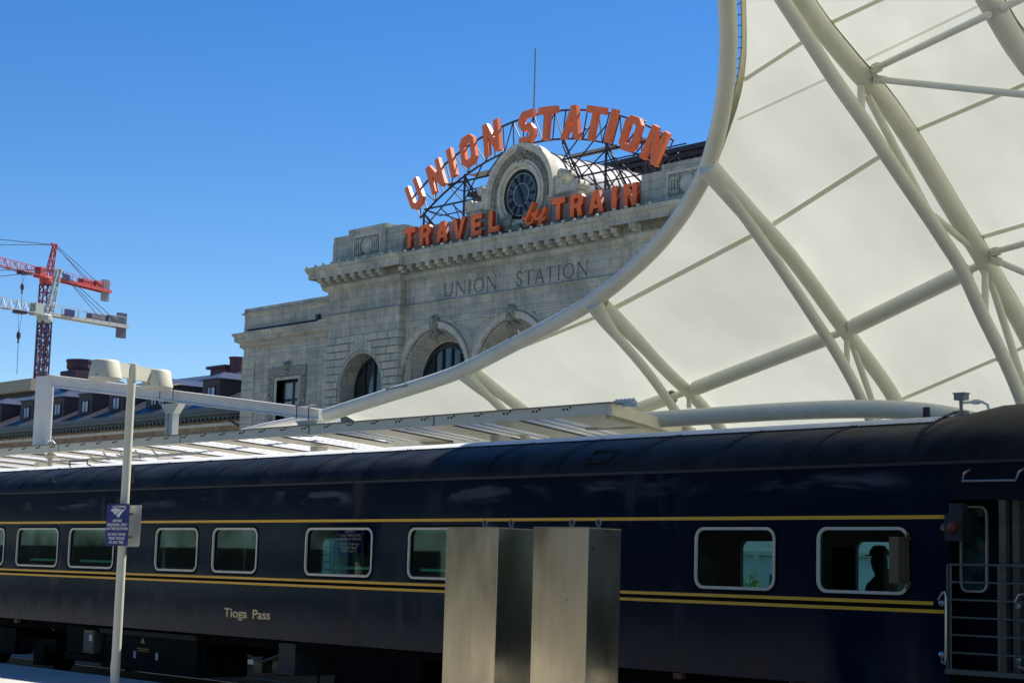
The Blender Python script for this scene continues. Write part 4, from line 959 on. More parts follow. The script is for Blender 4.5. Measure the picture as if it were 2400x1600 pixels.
# ================================================================== FABRIC CANOPY
cn = thing('fabric_canopy', 'huge cream tensile fabric canopy on curved white steel trusses over the tracks', 'canopy', (-20, 24, 0))
rimw = [(-32.55,22.9,5.59),(-30.8,23.1,5.91),(-29.44,23.2,6.13),(-28.45,23.4,6.37),(-27.12,23.5,6.78),(-25.88,23.5,7.11),(-24.57,23.4,7.47),(-22.98,23.1,8.05),(-22.03,22.9,8.57),(-21.38,22.7,9.02),(-20.96,22.5,9.3),(-20.24,22.0,9.85),(-19.56,21.4,10.31),(-19.07,20.9,10.78),(-18.66,20.4,11.24),(-17.44,18.9,12.36),(-15.9,16.6,13.3),(-14.0,14.2,14.0),(-11.5,12.0,14.5),(-8.0,10.2,14.8),(-4,9.5,15),(2,9.2,15)]
ar = {
1: ([(-28.5,23.56,6.37),(-28.5,24.14,6.1),(-28.5,24.98,5.71),(-28.5,26.5,4.9),(-28.5,28.4,3.0),(-28.5,29.2,1.0)], [(-28.5,23.51,6.23),(-28.5,23.92,5.98),(-28.5,24.46,5.66),(-28.5,25.6,4.7),(-28.5,27.3,3.0),(-28.5,28.4,1.0)]),
2: ([(-24.6,23.53,7.35),(-24.6,24.43,6.84),(-24.6,25.18,6.34),(-24.6,25.9,5.94),(-24.6,26.38,5.65),(-24.6,27.4,4.8),(-24.6,28.8,3.0),(-24.6,29.4,1.0)], [(-24.6,23.37,7.2),(-24.6,23.79,6.91),(-24.6,24.65,6.32),(-24.6,25.51,5.58),(-24.6,26.6,4.5),(-24.6,27.8,2.8),(-24.6,28.5,1.0)]),
3: ([(-20.85,22.36,9.27),(-20.8,23.39,8.62),(-20.8,24.0,8.3),(-20.8,24.63,7.9),(-20.8,25.35,7.36),(-20.8,25.97,6.88),(-20.8,26.81,6.27),(-20.8,27.5,5.72),(-20.8,28.4,4.6),(-20.8,29.2,2.8),(-20.8,29.6,1.0)], [(-20.9,22.38,9.1),(-20.8,23.1,8.65),(-20.8,23.64,8.23),(-20.8,24.48,7.54),(-20.8,25.24,6.88),(-20.8,25.82,6.37),(-20.8,26.51,5.63),(-20.8,27.3,4.5),(-20.8,28.2,2.8),(-20.8,28.8,1.0)]),
4: ([(-17.4,18.86,12.3),(-17.4,19.72,11.72),(-17.4,20.71,11.03),(-17.4,21.22,10.66),(-17.4,21.75,10.36),(-17.4,22.16,10.13),(-17.4,22.58,9.94),(-17.4,23.38,9.4),(-17.4,24.62,8.33),(-17.4,25.0,8.01),(-17.4,25.42,7.67),(-17.4,25.88,7.23),(-17.4,26.56,6.66),(-17.4,28.0,5.0),(-17.4,29.2,2.8),(-17.4,29.7,1.0)], [(-17.4,18.77,12.2),(-17.4,19.34,11.68),(-17.4,20.25,10.92),(-17.4,20.88,10.43),(-17.4,21.56,9.88),(-17.4,22.24,9.41),(-17.4,22.92,8.87),(-17.4,23.81,8.21),(-17.4,24.33,7.8),(-17.4,24.81,7.41),(-17.4,25.3,6.79),(-17.4,25.92,6.13),(-17.4,26.55,5.31),(-17.4,27.6,3.6),(-17.4,28.6,1.0)]),
5: ([(-14.0,14.2,14.0),(-14.0,16.5,13.0),(-14.0,18.6,11.8),(-14.0,20.59,10.25),(-14.0,21.42,9.57),(-14,23.2,8.8),(-14,25,7.9),(-14,26.7,6.7),(-14,28.3,5.0),(-14,29.6,2.5),(-14,29.8,1.0)], [(-14.0,14.2,13.8),(-14.0,16.9,13.0),(-14.0,19.2,11.7),(-14.0,20.93,10.31),(-14.0,21.43,9.9),(-14,23.0,8.3),(-14,24.6,7.0),(-14,26.2,5.4),(-14,27.8,3.2),(-14,28.6,1.0)]),
6: ([(-10.4,11.4,14.6),(-10.4,15,13.8),(-10.4,18,12.6),(-10.4,20.8,11.0),(-10.4,24.4,8.8),(-10.4,27,6.8),(-10.4,29,4.4),(-10.4,29.9,1.0)], None),
7: ([(-6.6,9.9,14.9),(-6.6,14,14.2),(-6.6,18,12.9),(-6.6,21,11.3),(-6.6,24.6,9.0),(-6.6,27.2,6.8),(-6.6,29.1,4.4),(-6.6,30,1.0)], None),
8: ([(-1.0,9.3,15),(-1.0,14,14.4),(-1.0,18,13.2),(-1.0,21,11.6),(-1.0,24.8,9.2),(-1.0,27.4,6.8),(-1.0,29.2,4.4),(-1.0,30.2,1.0)], None)}
def cat(pts, n):
    pts = [Vector(p) for p in pts]; out = []
    P = [pts[0]*2-pts[1]]+pts+[pts[-1]*2-pts[-2]]
    for i in range(1, len(P)-2):
        for k_ in range(n):
            t = k_/n; a, b, c, d = P[i-1], P[i], P[i+1], P[i+2]
            out.append(.5*((2*b)+(c-a)*t+(2*a-5*b+4*c-d)*t*t+(3*b-a-3*c+d)*t**3))
    out.append(pts[-1]); return out
def resample(pts, n):
    L_ = [0]
    for p, q in zip(pts, pts[1:]): L_.append(L_[-1]+(Vector(q)-Vector(p)).length)
    out = []; j = 0
    for i in range(n+1):
        t = L_[-1]*i/n
        while j < len(L_)-2 and L_[j+1] < t: j += 1
        u = (t-L_[j])/max(1e-9, L_[j+1]-L_[j]); out.append(Vector(pts[j]).lerp(Vector(pts[j+1]), u))
    return out
def smoothline(pts, n=4, k=2):
    p = cat(pts, n)
    for _ in range(k): p = [p[0]]+[(p[i-1]+p[i]*2+p[i+1])/4 for i in range(1, len(p)-1)]+[p[-1]]
    return p
rim = smoothline(rimw, 5, 3)
obj('edge_tube', MB().tube(rim, .148, 20), WHITE, cn, smooth=True)
arcs = {}
for k_, (thick, thin) in ar.items():
    sm = smoothline(thick, 4, 4); arcs[k_] = sm
    r0 = {1: .115, 2: .120, 3: .138, 4: .160}.get(k_, .17)
    if k_ <= 6: obj('arch_tube', MB().tube(sm, [r0+.045*max(0, 1-i/6) if k_ < 4 else r0 for i in range(len(sm))], 16), WHITE, cn, smooth=True)
    if thin:
        tl = smoothline([{1: (-28.5, 23.38, 6.32), 2: (-24.6, 23.33, 7.36), 3: (-20.88, 22.43, 9.23)}.get(k_, thin[0])]+thin[1:], 4, 3); r1 = {1: .088, 2: .090, 3: .100, 4: .115}.get(k_, .115)
        obj('truss_tube', MB().tube(tl, [r1+.085*max(0, 1-i/5) if k_ < 4 else r1 for i in range(len(tl))], 14), WHITE, cn, smooth=True)
    if 3 < k_ < 7: obj('clamp_strip', MB().tube([p+Vector((.09, .0, r0*.95)) for p in sm], .028, 5), CLAMPM, cn)
def near(k_, y): return min(arcs[k_], key=lambda p: abs(p.y-y))
# longitudinal tubes between nodes
nodes = {1: (-28.5, 26.0, 5.15), 2: (-24.6, 25.9, 5.92), 3: (-20.8, 26.05, 6.83), 4: (-17.4, 25.38, 7.6)}
def purlin(a, b, r=.145):
    A, B = Vector(a), Vector(b); d = (B-A).normalized(); L_ = (B-A).length
    m = MB().tube([A+d*.20, A+d*.26, B-d*.40], [r*.93, r, r], 16, cap=False)
    o_ = obj('longitudinal_tube', m, WHITE, cn, smooth=True)
    e = MB().tube([B-d*.50, B-d*.05], .06, 8); e.tube([A, A+d*.25], [.06, .10], 8); e.lathe([(.001, 0)]*2, B, 'X', 3) if False else None
    for s_ in (-.05, .05): e.tube([B-d*.5+Vector((0, 0, s_)), B-d*.12+Vector((0, 0, s_))], .022, 6)
    obj('tube_connector', e, WHITE, o_, smooth=True)
purlin(nodes[1], nodes[2], .135); purlin(nodes[2], nodes[3]); purlin(nodes[3], nodes[4], .148)
# web members
def onY(px, py, Y):
    cam = scene.camera; v = cam.matrix_world.to_3x3() @ Vector(((px-1200)/4258.976, -(py-800)/4258.976, -1)); return Vector((0, 0, EYE))+v*(Y/v.y)
def onX(px, py, X):
    cam = scene.camera; v = cam.matrix_world.to_3x3() @ Vector(((px-1200)/4258.976, -(py-800)/4258.976, -1)); return Vector((0, 0, EYE))+v*(X/v.x)
for X, a, b, r in ((-17.4, (2018, 201), (2019, 272), .06), (-17.4, (2034, 225), (2172, 490), .065), (-17.4, (2190, 508), (2280, 582), .06), (-17.4, (2309, 618), (2309, 748), .06), (-17.4, (2315, 635), (2400, 904), .065),
                   (-20.8, (1985, 785), (1985, 862), .055), (-20.8, (1995, 800), (2060, 985), .06), (-24.6, (1615, 920), (1615, 956), .05)):
    obj('web_member', MB().tube([onX(*a, X), onX(*b, X)], r, 10), WHITE, cn, smooth=True)
# bracing rods with clevis ends running towards the next arch
for a, b, Xa, Xb in (((2062, 156), (2317, 35), -16.98, -13.7), ((2070, 188), (2440, 226), -17.0, -13.3), ((2340, 588), (2440, 560), -16.95, -15.5), ((2342, 614), (2440, 655), -16.95, -15.6), ((2352, 18), (2440, -25), -13.6, -11.5)):
    A = onX(*a, Xa); B = onX(*b, Xb); rd_ = obj('bracing_rod', MB().tube([A, B], .052, 10), WHITE, cn, smooth=True); cl = MB()
    d = (B-A).normalized(); cl.bar(A-d*.22, A+d*.0, .10, .13); cl.tube([A-d*.10-Vector((.06, .05, 0)), A-d*.10+Vector((.06, .05, 0))], .035, 8); cl.bar(A-d*.36, A-d*.2, .03, .14)
    obj('clevis', cl, WHITE, rd_)
# fabric surface lofted over the arches
NT = 34; key = []
a0 = smoothline([(-32.6,22.95,5.5),(-32.6,24.0,5.15),(-32.6,25.5,4.4),(-32.6,27.4,2.6),(-32.6,28.4,1.2)], 4, 2)
key.append(resample(a0, NT))
for k_ in range(1, 9): key.append(resample(arcs[k_], NT))
rimpts = rim
def rim_at(X): 
    return min(rimpts, key=lambda p: abs(p.x-X))
NS = 14; rows = []
for k_ in range(8):
    for q in range(NS if k_ < 7 else NS+1):
        t = q/NS; row = []
        for j in range(NT+1):
            P0 = key[max(0, k_-1)][j]; P1 = key[k_][j]; P2 = key[k_+1][j]; P3 = key[min(8, k_+2)][j]
            v = .5*((2*P1)+(P2-P0)*t+(2*P0-5*P1+4*P2-P3)*t*t+(3*P1-P0-3*P2+P3)*t**3)
            row.append(v)
        # pull the free edge onto the rim line
        X = row[0].x; ia = min(range(len(rimpts)-1), key=lambda i_: 0 if rimpts[i_].x <= X <= rimpts[i_+1].x else min(abs(rimpts[i_].x-X), abs(rimpts[i_+1].x-X))+1)
        p, q2 = rimpts[ia], rimpts[ia+1]; u = (X-p.x)/max(1e-6, q2.x-p.x); rp = p.lerp(q2, max(0, min(1, u)))
        dlt = rp-row[0]
        gap_unused = max(0, min(1, (X+20.6)/1.0))*(1-max(0, min(1, (X+17.9)/.8)))*.10 if X < -17 else 0
        row = [row[j]+dlt*(1-j/NT)**4 for j in range(NT+1)]
        # edge pulled inside by a laced gap on the steep part
        q_ = max(0, min(1, (X+21.0)/2.4)); gp = .30*q_*q_*(3-2*q_)
        dirn = (row[2]-row[0]).normalized(); row[0] = row[0]+dirn*(gp+.05); row[1] = row[1]+dirn*gp*.5 if (row[1]-row[0]).length > .1 else row[0]+dirn*.15
        # sag between arches: fabric bellies slightly
        sag = math.sin(math.pi*t)
        rows.append([v+Vector((0, .04, .20))+Vector((0, -.02, -.05))*sag*min(1, j/4) for j, v in enumerate(row)])
vs = [v for r in rows for v in r]; n_ = NT+1
fs = [(i*n_+j, i*n_+j+1, (i+1)*n_+j+1, (i+1)*n_+j) for i in range(len(rows)-1) for j in range(NT)]
fab = obj('fabric_skin', MB().add(vs, fs), FABRIC, cn, smooth=True, fixn=False)
fab.data.set_sharp_from_angle(angle=R(80))
# border strip and lacing along the free edge
m = MB(); lc = MB()
e0 = [r[0]-Vector((0, 0, .03)) for r in rows]; e1 = [r[0].lerp(r[2], .0)+(r[2]-r[0]).normalized()*.16-Vector((0, 0, .05)) for r in rows]
kk = len(e0); m.add([*e0, *e1], [(i, i+1, kk+i+1, kk+i) for i in range(kk-1)])
obj('fabric_border', m, EDGE, cn)
for i in range(len(e0)-1):
    if e0[i].x < -20.6 or e0[i].x > -8: continue
    for q in range(2):
        p = e0[i].lerp(e0[i+1], q/2); r_ = min(rimpts, key=lambda v: (v-p).length); lc.bar(p, r_, .012)
obj('lacing', lc, IRON, cn)
obj('edge_cable', MB().tube(e0, .012, 5), GALV, cn)
# seams (tape on the underside of the fabric)
def on_fabric(px, py):
    cam = scene.camera; o_ = Vector((0, 0, EYE)); v = (cam.matrix_world.to_3x3() @ Vector(((px-1200)/4258.976, -(py-800)/4258.976, -1))).normalized()
    return bvh.ray_cast(o_, v)
from mathutils.bvhtree import BVHTree
bvh = BVHTree.FromPolygons([tuple(v) for v in vs], fs)
def seam(a, b, wpx, name='seam'):
    m = MB(); L_, R_ = [], []
    d = Vector((b[0]-a[0], b[1]-a[1])).normalized(); nx = Vector((-d.y, d.x))*wpx*.8
    for k_ in range(15):
        t = k_/14; x, y = a[0]+(b[0]-a[0])*t, a[1]+(b[1]-a[1])*t
        p, q = on_fabric(x+nx.x, y+nx.y), on_fabric(x-nx.x, y-nx.y)
        if p[0] is None or q[0] is None: continue
        s_ = Vector((0, 0, EYE)); L_.append(p[0]+(s_-p[0]).normalized()*.03); R_.append(q[0]+(s_-q[0]).normalized()*.03)
    if len(L_) > 1: k2 = len(L_); m.add(L_+R_, [(i, i+1, k2+i+1, k2+i) for i in range(k2-1)]); obj(name, m, SEAM, cn, fixn=False)
SEAMS = [((1744, 188), (1892, 92), 6), ((1950, 53), (2075, -5), 6), ((2150, 305), (2405, 197), 6), ((1440, 722), (1771, 548), 7), ((1812, 526), (2078, 357), 7), ((2115, 935), (2342, 838), 5), ((2335, 845), (2405, 810), 5), ((2292, 559), (2405, 526), 6), ((1225, 812), (1405, 740), 5)]
for a, b, wp_ in SEAMS: seam(a, b, wp_)
for a, b in (((1728, 280), (1950, 178)), ((1730, 282), (1952, 181)), ((2028, 140), (2310, 5)), ((2030, 143), (2312, 8))): seam(a, b, 1.1, 'cable')
# low outer edge of the canopy to the left of the rim end, and the long eave tube
obj('outer_edge', MB().tube([onY(790, 985, 24.2), onY(700, 985, 24.4), onY(620, 1000, 24.6), onY(540, 1022, 24.8), onY(440, 1050, 25.0)], .10, 10), WHITEC, cn, smooth=True)
ev = [(1380, 990), (1480, 986), (1600, 979), (1760, 968), (1900, 961), (2030, 958), (2130, 962), (2220, 973), (2300, 992), (2370, 1022)]
obj('eave_tube', MB().tube(smoothline([onY(x, y, 24.6) for x, y in ev], 4, 2), [.158]*37, 18), WHITE, cn, smooth=True)
obj('rim_fitting', MB().bar(onY(905, 912, 22.9), onY(955, 903, 22.9), .03).bar(onY(950, 905, 22.9), onY(950, 872, 22.9), .018).bar(onY(1193, 792, 23.2), onY(1215, 776, 23.2), .03).bar(onY(1212, 786, 23.2), onY(1212, 762, 23.2), .015), GALV, cn)

# ------------------------------------------------------------------ mast and sloping box beam
COLM = mat('pale_galvanised', (.36, .39, .38), .5)
fr = thing('steel_frame', 'white rectangular post carrying a long sloping box beam to the canopy rim', 'steel frame', (-46.3, 23, .37))
def slab(mb, pts, y0, y1): mb.poly(pts, [], y0, y1)
P = lambda x, y: (lambda v: (v.x, v.z))(onY(x, y, 23.0))
m = MB(); pa, pb, pc, pd = P(86, 877), P(127, 879), P(119, 1029), P(77, 1045)
m.poly([(pd[0], 5.17), (pc[0], 5.17), (pb[0], pb[1]), (pa[0], pb[1]+.03)], [], 22.985, 23.015); obj('post', m, WHITEC, fr)
A, B, D, E_ = P(129, 880), P(757, 961), P(757, 983), P(129, 905)
m = MB(); m.poly([E_, D, B, A], [], 22.88, 23.12); bm_ = obj('box_beam', m, WHITEC, fr)
m = MB(); m.poly([(A[0]-.1, A[1]+.02), (B[0], B[1]+.02), (B[0], B[1]), (A[0]-.1, A[1])], [], 22.80, 23.2); m.poly([(E_[0]-.1, E_[1]), (D[0], D[1]), (D[0], D[1]-.025), (E_[0]-.1, E_[1]-.025)], [], 22.80, 23.2); obj('beam_flange', m, WHITEC, bm_)
for x0 in (393, 424, 716, 744):
    f_ = (x0-129)/628; zc = A[1]+(B[1]-A[1])*f_; z2 = E_[1]+(D[1]-E_[1])*f_; xx = P(x0, 900)[0]; obj('beam_clamp', MB().box((xx-.012, 22.79, z2-.05), (xx+.012, 22.80, zc+.05)), IRON, fr)
for xa, xb in ((388, 430), (712, 748)):
    f_ = ((xa+xb)/2-129)/628; zc = A[1]+(B[1]-A[1])*f_; obj('clamp_plate', MB().box((P(xa, 900)[0], 22.79, zc+.05), (P(xb, 900)[0], 22.95, zc+.07)), GALV, fr)
for xm, top_ in ((406, 946), (730, 985)):
    xx = P(xm, 950)[0]; zt = P(xm, top_)[1]; m = MB()
    m.box((xx-.13, 22.96, 5.17), (xx+.13, 23.0, zt-.25)); m.poly([(xx-.17, zt-.25), (xx+.17, zt-.25), (xx+.45, zt), (xx-.45, zt)], [], 22.9, 23.1); m.box((xx-.17, 22.9, 5.17), (xx-.13, 23.08, zt-.25)); m.box((xx+.13, 22.9, 5.17), (xx+.17, 23.08, zt-.25))
    obj('support_column', m, COLM, fr)

# ------------------------------------------------------------------ platform canopy
pc_ = thing('platform_canopy', 'long low white platform roof with bolted edge beam and skylights behind the coach', 'canopy', (-30, 24, .37))
YE, ZE0, ZE1 = 22.0, 5.08, 5.27
m = MB(); m.box((-62, YE, ZE0), (-22.79, YE+.12, ZE1)); CREAM = mat('cream_fascia', (.84, .77, .54), .5, var=.04, vscale=2); ef = obj('edge_beam', m, CREAM, pc_)
obj('edge_flange', MB().box((-62, YE-.03, ZE1), (-22.7, YE+.3, ZE1+.02)), GALV, ef)
m = MB(); m.box((-61.9, YE-.0015, 5.19), (-22.8, YE, 5.262))
x = -60.0; k_ = 0
while x < -23.2:
    for dx in (0, .10): m.lathe([(.001, -.03), (.016, -.026), (.022, 0)], (x+dx, YE, 5.215), 'Y', 6)
    m.box((x+.16, YE-.02, 5.23), (x+.19, YE, 5.26)); x += .82; k_ += 1
bo_ = obj('bolts', m, IRON, ef); bo_.data.materials.append(CREAM)
for p in bo_.data.polygons: p.material_index = 1 if p.area > .05 else 0
obj('beam_joint', MB().box((-37.16, YE-.004, ZE0), (-37.13, YE, ZE1)).box((-31.9, YE-.004, ZE0), (-31.87, YE, ZE1)).box((-27.66, YE-.004, ZE0), (-27.63, YE, ZE1)).box((-43.2, YE-.004, ZE0), (-43.17, YE, ZE1)), IRON, ef)
dx_ = -.50   # the ribs run back at a skew
def rp(x, t): return (x+dx_*t, YE+.12+t)     # t metres behind the edge
# roof soffit with openings: strips between skylights
WIN = []
x = -59.5
while x < -24: WIN.append((x, x+1.12)); x += 2.0
WIN = [w_ for w_ in WIN]
m = MB(); zt = 5.13; D_ = 5.0
edges = [-62]+[e for w_ in WIN for e in w_]+[-22.79]
for i in range(0, len(edges), 2):
    a, b = edges[i], edges[i+1]; m.add([(*rp(a, 0), zt), (*rp(b, 0), zt), (*rp(b, D_), zt), (*rp(a, D_), zt), (*rp(a, 0), zt+.02), (*rp(b, 0), zt+.02), (*rp(b, D_), zt+.02), (*rp(a, D_), zt+.02)], [(0,1,2,3),(4,7,6,5),(0,3,7,4),(1,5,6,2),(3,2,6,7)])
for a, b in WIN:
    m.add([(*rp(a, 0), zt), (*rp(b, 0), zt), (*rp(b, .35), zt), (*rp(a, .35), zt)], [(0, 1, 2, 3)]); m.add([(*rp(a, 4.4), zt), (*rp(b, 4.4), zt), (*rp(b, D_), zt), (*rp(a, D_), zt)], [(0, 1, 2, 3)])
obj('roof_soffit', m, WHITE, pc_)
for a, b in WIN:
    s_ = obj('skylight', MB().add([(*rp(a-.03, .3), zt+.03), (*rp(b+.03, .3), zt+.03), (*rp(b+.03, 4.45), zt+.03), (*rp(a-.03, 4.45), zt+.03)], [(0, 1, 2, 3)]), SKYL, pc_, fixn=False)
    g_ = MB()
    for q in (.33, .66): xx = a+(b-a)*q; g_.bar((*rp(xx, .35), zt+.012), (*rp(xx, 4.4), zt+.012), .011)
    for t_ in (): g_.bar((*rp(a, t_), zt+.012), (*rp(b, t_), zt+.012), .03)
    g_.bar((*rp(a+.02, .35), zt-.0), (*rp(a+.02, 4.4), zt-.0), .03)
    obj('glazing_bar', g_, IRON, s_)
# skewed end beam
m = MB(); e0_, e1_ = Vector((-22.78, YE+.0, 0)), Vector((-25.1, YE+4.6, 0))
def strip(m, a, b, z0, z1, th):
    d = (b-a).normalized(); n = Vector((d.y, -d.x, 0))*th; m.add([a+Vector((0,0,z0)), b+Vector((0,0,z0)), b+Vector((0,0,z1)), a+Vector((0,0,z1)), a+n+Vector((0,0,z0)), b+n+Vector((0,0,z0)), b+n+Vector((0,0,z1)), a+n+Vector((0,0,z1))], [(0,1,2,3),(4,7,6,5),(0,4,5,1),(3,2,6,7),(0,3,7,4),(1,5,6,2)])
strip(m, e0_, e1_, ZE0-.02, ZE1, .08); strip(m, e0_+Vector((-.25, .2, 0)), e1_+Vector((-.25, 0, 0)), ZE0-.06, ZE0+.06, .05)
obj('end_beam', m, CREAM, pc_)
for x in (-49, -42, -35, -28.5): obj('column', MB().box((x-.14, 24.3, .37), (x+.14, 24.6, 5.1)), WHITEC, pc_)
m = MB(); o_ = onY(1432, 950, 22.6)
for k_ in range(5): m.tube([o_+Vector((k_*.1, 0, .02)), o_+Vector((k_*.1+.12, .05, .09)), o_+Vector((k_*.1+.25, 0, .0)), o_+Vector((.65, 0, -.04))], .03, 6)
m.box((o_.x-.25, 22.5, o_.z-.02), (o_.x+.15, 22.8, o_.z+.05)); obj('drain_pipe', m, WHITEC, pc_)
m = MB(); m.tube([(-44.6, 22.3, 4.86), (-36.9, 22.3, 4.86)], .035, 8); m.tube([(-40.5, 22.2, 4.93), (-40.1, 22.5, 4.8)], .02, 6)
for x in (-41.9, -41.1, -40.3, -39.5, -38.7): m.tube([(x, 22.3, 4.86), (x-.25, 22.3, 5.02)], .02, 6); m.lathe([(.05, -.05), (.05, .05)], (x, 22.3, 4.86), 'X', 8)
m.lathe([(.001, .14), (.06, .1), (.17, .03), (.17, -.03), (.07, -.08), (.07, -.4)], (-44.2, 22.3, 5.0), 'Z', 12)
obj('conduit', m, WHITEC, pc_, smooth=True)
m = MB()
for k_ in range(3): m.tube([(-45.8+k_*.12, 22.9, 5.3), (-45.5+k_*.13, 22.85, 5.48), (-45.1+k_*.13, 22.8, 5.3)], .04, 6)
obj('hose', m, POLEM, pc_)
# pale glazed shelter on the far platform (seen through the coach windows)
sh = thing('platform_shelter', 'pale panelled shelter on the far platform seen through the coach windows', 'shelter', (-20, 26.2, .37))
obj('wall', MB().box((-30, 26.2, .38), (-12.5, 26.35, 3.25)), mat('pale_panel', (.84, .88, .84), .5), sh)
m = MB(); m.box((-30, 26.12, 2.75), (-12.5, 26.2, 2.83)); m.box((-30, 26.12, 1.9), (-12.5, 26.2, 1.96))
for x in range(-29, -13, 2): m.box((x, 26.11, .38), (x+.1, 26.2, 2.75))
obj('rail_trim', m, WHITEC, sh)
obj('notice_panel', MB().box((-20.0, 26.1, 1.97), (-18.9, 26.115, 2.55)).box((-22.6, 26.1, 1.97), (-21.9, 26.115, 2.4)), mat('grey_notice', (.06, .09, .09), .4), sh)

# ================================================================== PASSENGER COACH
XL, XR = -38.5, -11.40
YS0, YS1 = 16.0, 19.05; ZB, ZT = 1.15, 3.53
ch = thing('passenger_coach', 'dark navy vintage railway coach with yellow stripes and rounded charcoal roof', 'train car', (-24, 17.52, 0))
wins = [(-36.6, -35.3), (-34.9, -33.44), (-32.87, -31.21), (-30.75, -29.10), (-27.62, -26.29), (-25.79, -24.50), (-23.13, -21.46), (-20.57, -18.95), (-15.00, -13.79), (-13.14, -11.93)]
wz0, wz1 = 2.17, 2.85
m = MB(); m.poly([(XL, ZB), (XR, ZB), (XR, ZT), (XL, ZT)], [rrect(a, wz0, b, wz1, .12)[::-1] for a, b in wins], YS0, YS0+.06)
m.box((XL, YS0+.06, ZB), (XL+.06, YS1, ZT)); body = obj('body', m, NAVY, ch)
farw = [(-16.97, -15.75), (-14.98, -13.78), (-27.0, -26.1), (-25.6, -24.9)]
m = MB(); m.poly([(XL, ZB), (XR, ZB), (XR, ZT), (XL, ZT)], [rrect(a, 2.12, b, 2.80, .1)[::-1] for a, b in farw], YS1-.06, YS1); obj('body_far_side', m, NAVY, ch)
for a, b in wins:
    f_ = MB(); f_.poly(rrect(a-.022, wz0-.022, b+.022, wz1+.022, .135), [rrect(a+.012, wz0+.012, b-.012, wz1-.012, .105)[::-1]], YS0-.012, YS0+.015)
    wf_ = obj('window', f_, ALU, ch)
    g_ = MB(); g_.poly(rrect(a-.055, wz0-.055, b+.055, wz1+.055, .16), [rrect(a-.03, wz0-.03, b+.03, wz1+.03, .14)[::-1]], YS0-.006, YS0+.001); obj('gasket', g_, GASK, wf_)
    p = MB(); p.poly(rrect(a-.01, wz0-.01, b+.01, wz1+.01, .11), [], YS0+.03, None); obj('pane', p, CGLASS, wf_)
# stripes
m = MB(); m.box((XL, YS0-.005, 2.955), (-11.42, YS0+.001, 2.995)); m.box((XL, YS0-.005, 2.055), (-11.6, YS0+.001, 2.092)); m.box((XL, YS0-.005, 1.972), (-11.42, YS0+.001, 2.009)); obj('stripe', m, YEL, body)
m = MB(); m.box((XL, YS0-.003, 2.009), (-11.42, YS0+.001, 2.055)); obj('stripe_ground', m, GASK, body)
# name on the side
for wd_t, xx, al in (('Tioga', -25.36, 'LEFT'), ('Pass', -24.02, 'RIGHT')):
    me = text_mesh(wd_t, .200, .002, 1.52, al, .003); upright(me, (xx, YS0-.004, 1.45), (-24, 17.52, 0)); obj('name_lettering', me, GOLDT, ch, fixn=False)
# roof
def roofprof(n=14):
    h = [(16.0, 3.53), (15.985, 3.56), (15.995, 3.61), (16.04, 3.69), (16.12, 3.775), (16.24, 3.86), (16.40, 3.935), (16.57, 3.995), (16.72, 4.04), (16.85, 4.075)]
    return h
hp = roofprof(); crown = [(16.85, 4.077), (16.95, 4.115), (17.1, 4.15), (17.3, 4.18), (17.525, 4.195), (17.75, 4.18), (17.95, 4.15), (18.1, 4.115), (18.2, 4.077)]
far = [(35.05-y, z) for y, z in hp[::-1]]
def sweep(prof, x0, x1, name, mt, smooth=True, nx=60):
    m = MB(); k = len(prof); nx_ = max(1, int((x1-x0)/.5)); vs_ = []
    for i in range(nx_+1): vs_ += [(x0+(x1-x0)*i/nx_, y, z) for y, z in prof]
    m.add(vs_, [(i*k+j, i*k+j+1, (i+1)*k+j+1, (i+1)*k+j) for i in range(nx_) for j in range(k-1)]); return obj(name, m, mt, ch, smooth=smooth, fixn=False)
sweep(hp, XL, -12.2, 'roof', ROOFM); sweep(far, XL, -12.2, 'roof', ROOFM); sweep(crown, XL, -12.2, 'roof_crown', CROWN)
# domed end of the roof over the open platform
m = MB(); base = hp+[(17.1, 4.14), (17.525, 4.17), (17.95, 4.14)]+far; k = len(base); vs_ = []
for i in range(13):
    t = i/12; x = -12.2+t*4.4; bl = min(1, t*5); rise = .11*bl*(bl*(3-2*bl)); dr = 0 if t < .55 else ((t-.55)/.45)**2*.35
    vs_ += [(x, y, z+(rise-dr)*max(0, (z-3.6)/.55)) for y, z in base]
m.add(vs_, [(i*k+j, i*k+j+1, (i+1)*k+j+1, (i+1)*k+j) for i in range(12) for j in range(k-1)]); obj('roof_end', m, ROOFM, ch, smooth=True, fixn=False)
# riveted seams
seamx = [-37.2+1.405*i for i in range(21)]
for x in seamx:
    if x > -8.2: continue
    up = .11 if x > -12.0 else 0
    m = MB()
    pr2 = [(y, z+up*max(0, (z-3.6)/.55)) for y, z in hp]
    for (ya, za), (yb, zb_) in zip(pr2, pr2[1:]): m.bar((x, ya, za), (x, yb, zb_), .045, .010)
    for dx in (-.035, .035):
        pts = resample([(x+dx, y-.008, z+.008) for y, z in pr2], 20)
        for p in pts: m.lathe([(.001, .007), (.007, .004), (.009, -.004)], p, 'Z', 5)
    obj('roof_seam', m, ROOFM, ch)
m = MB(); m.box((-38.1, 16.745, 4.045), (-11.9, 16.775, 4.058))
for i in range(190): m.lathe([(.001, .006), (.007, .003), (.009, -.006)], (-38+i*.138, 16.76, 4.063), 'Z', 5)
obj('rivet_row', m, ROOFM, ch)
obj('drip_rail', MB().box((XL, 15.965, 3.525), (-8, 16.0, 3.56)), BLACK, ch)
m = MB()
for a_, b_ in (((-17.0, 16.03, 3.70), (-17.0, 16.23, 3.86)), ((-16.6, 16.03, 3.70), (-16.6, 16.23, 3.86)), ((-17.0, 16.03, 3.70), (-16.6, 16.03, 3.70)), ((-17.0, 16.23, 3.86), (-16.6, 16.23, 3.86))): m.bar(a_, b_, .03, .02)
obj('roof_hatch', m, ROOFM, ch)
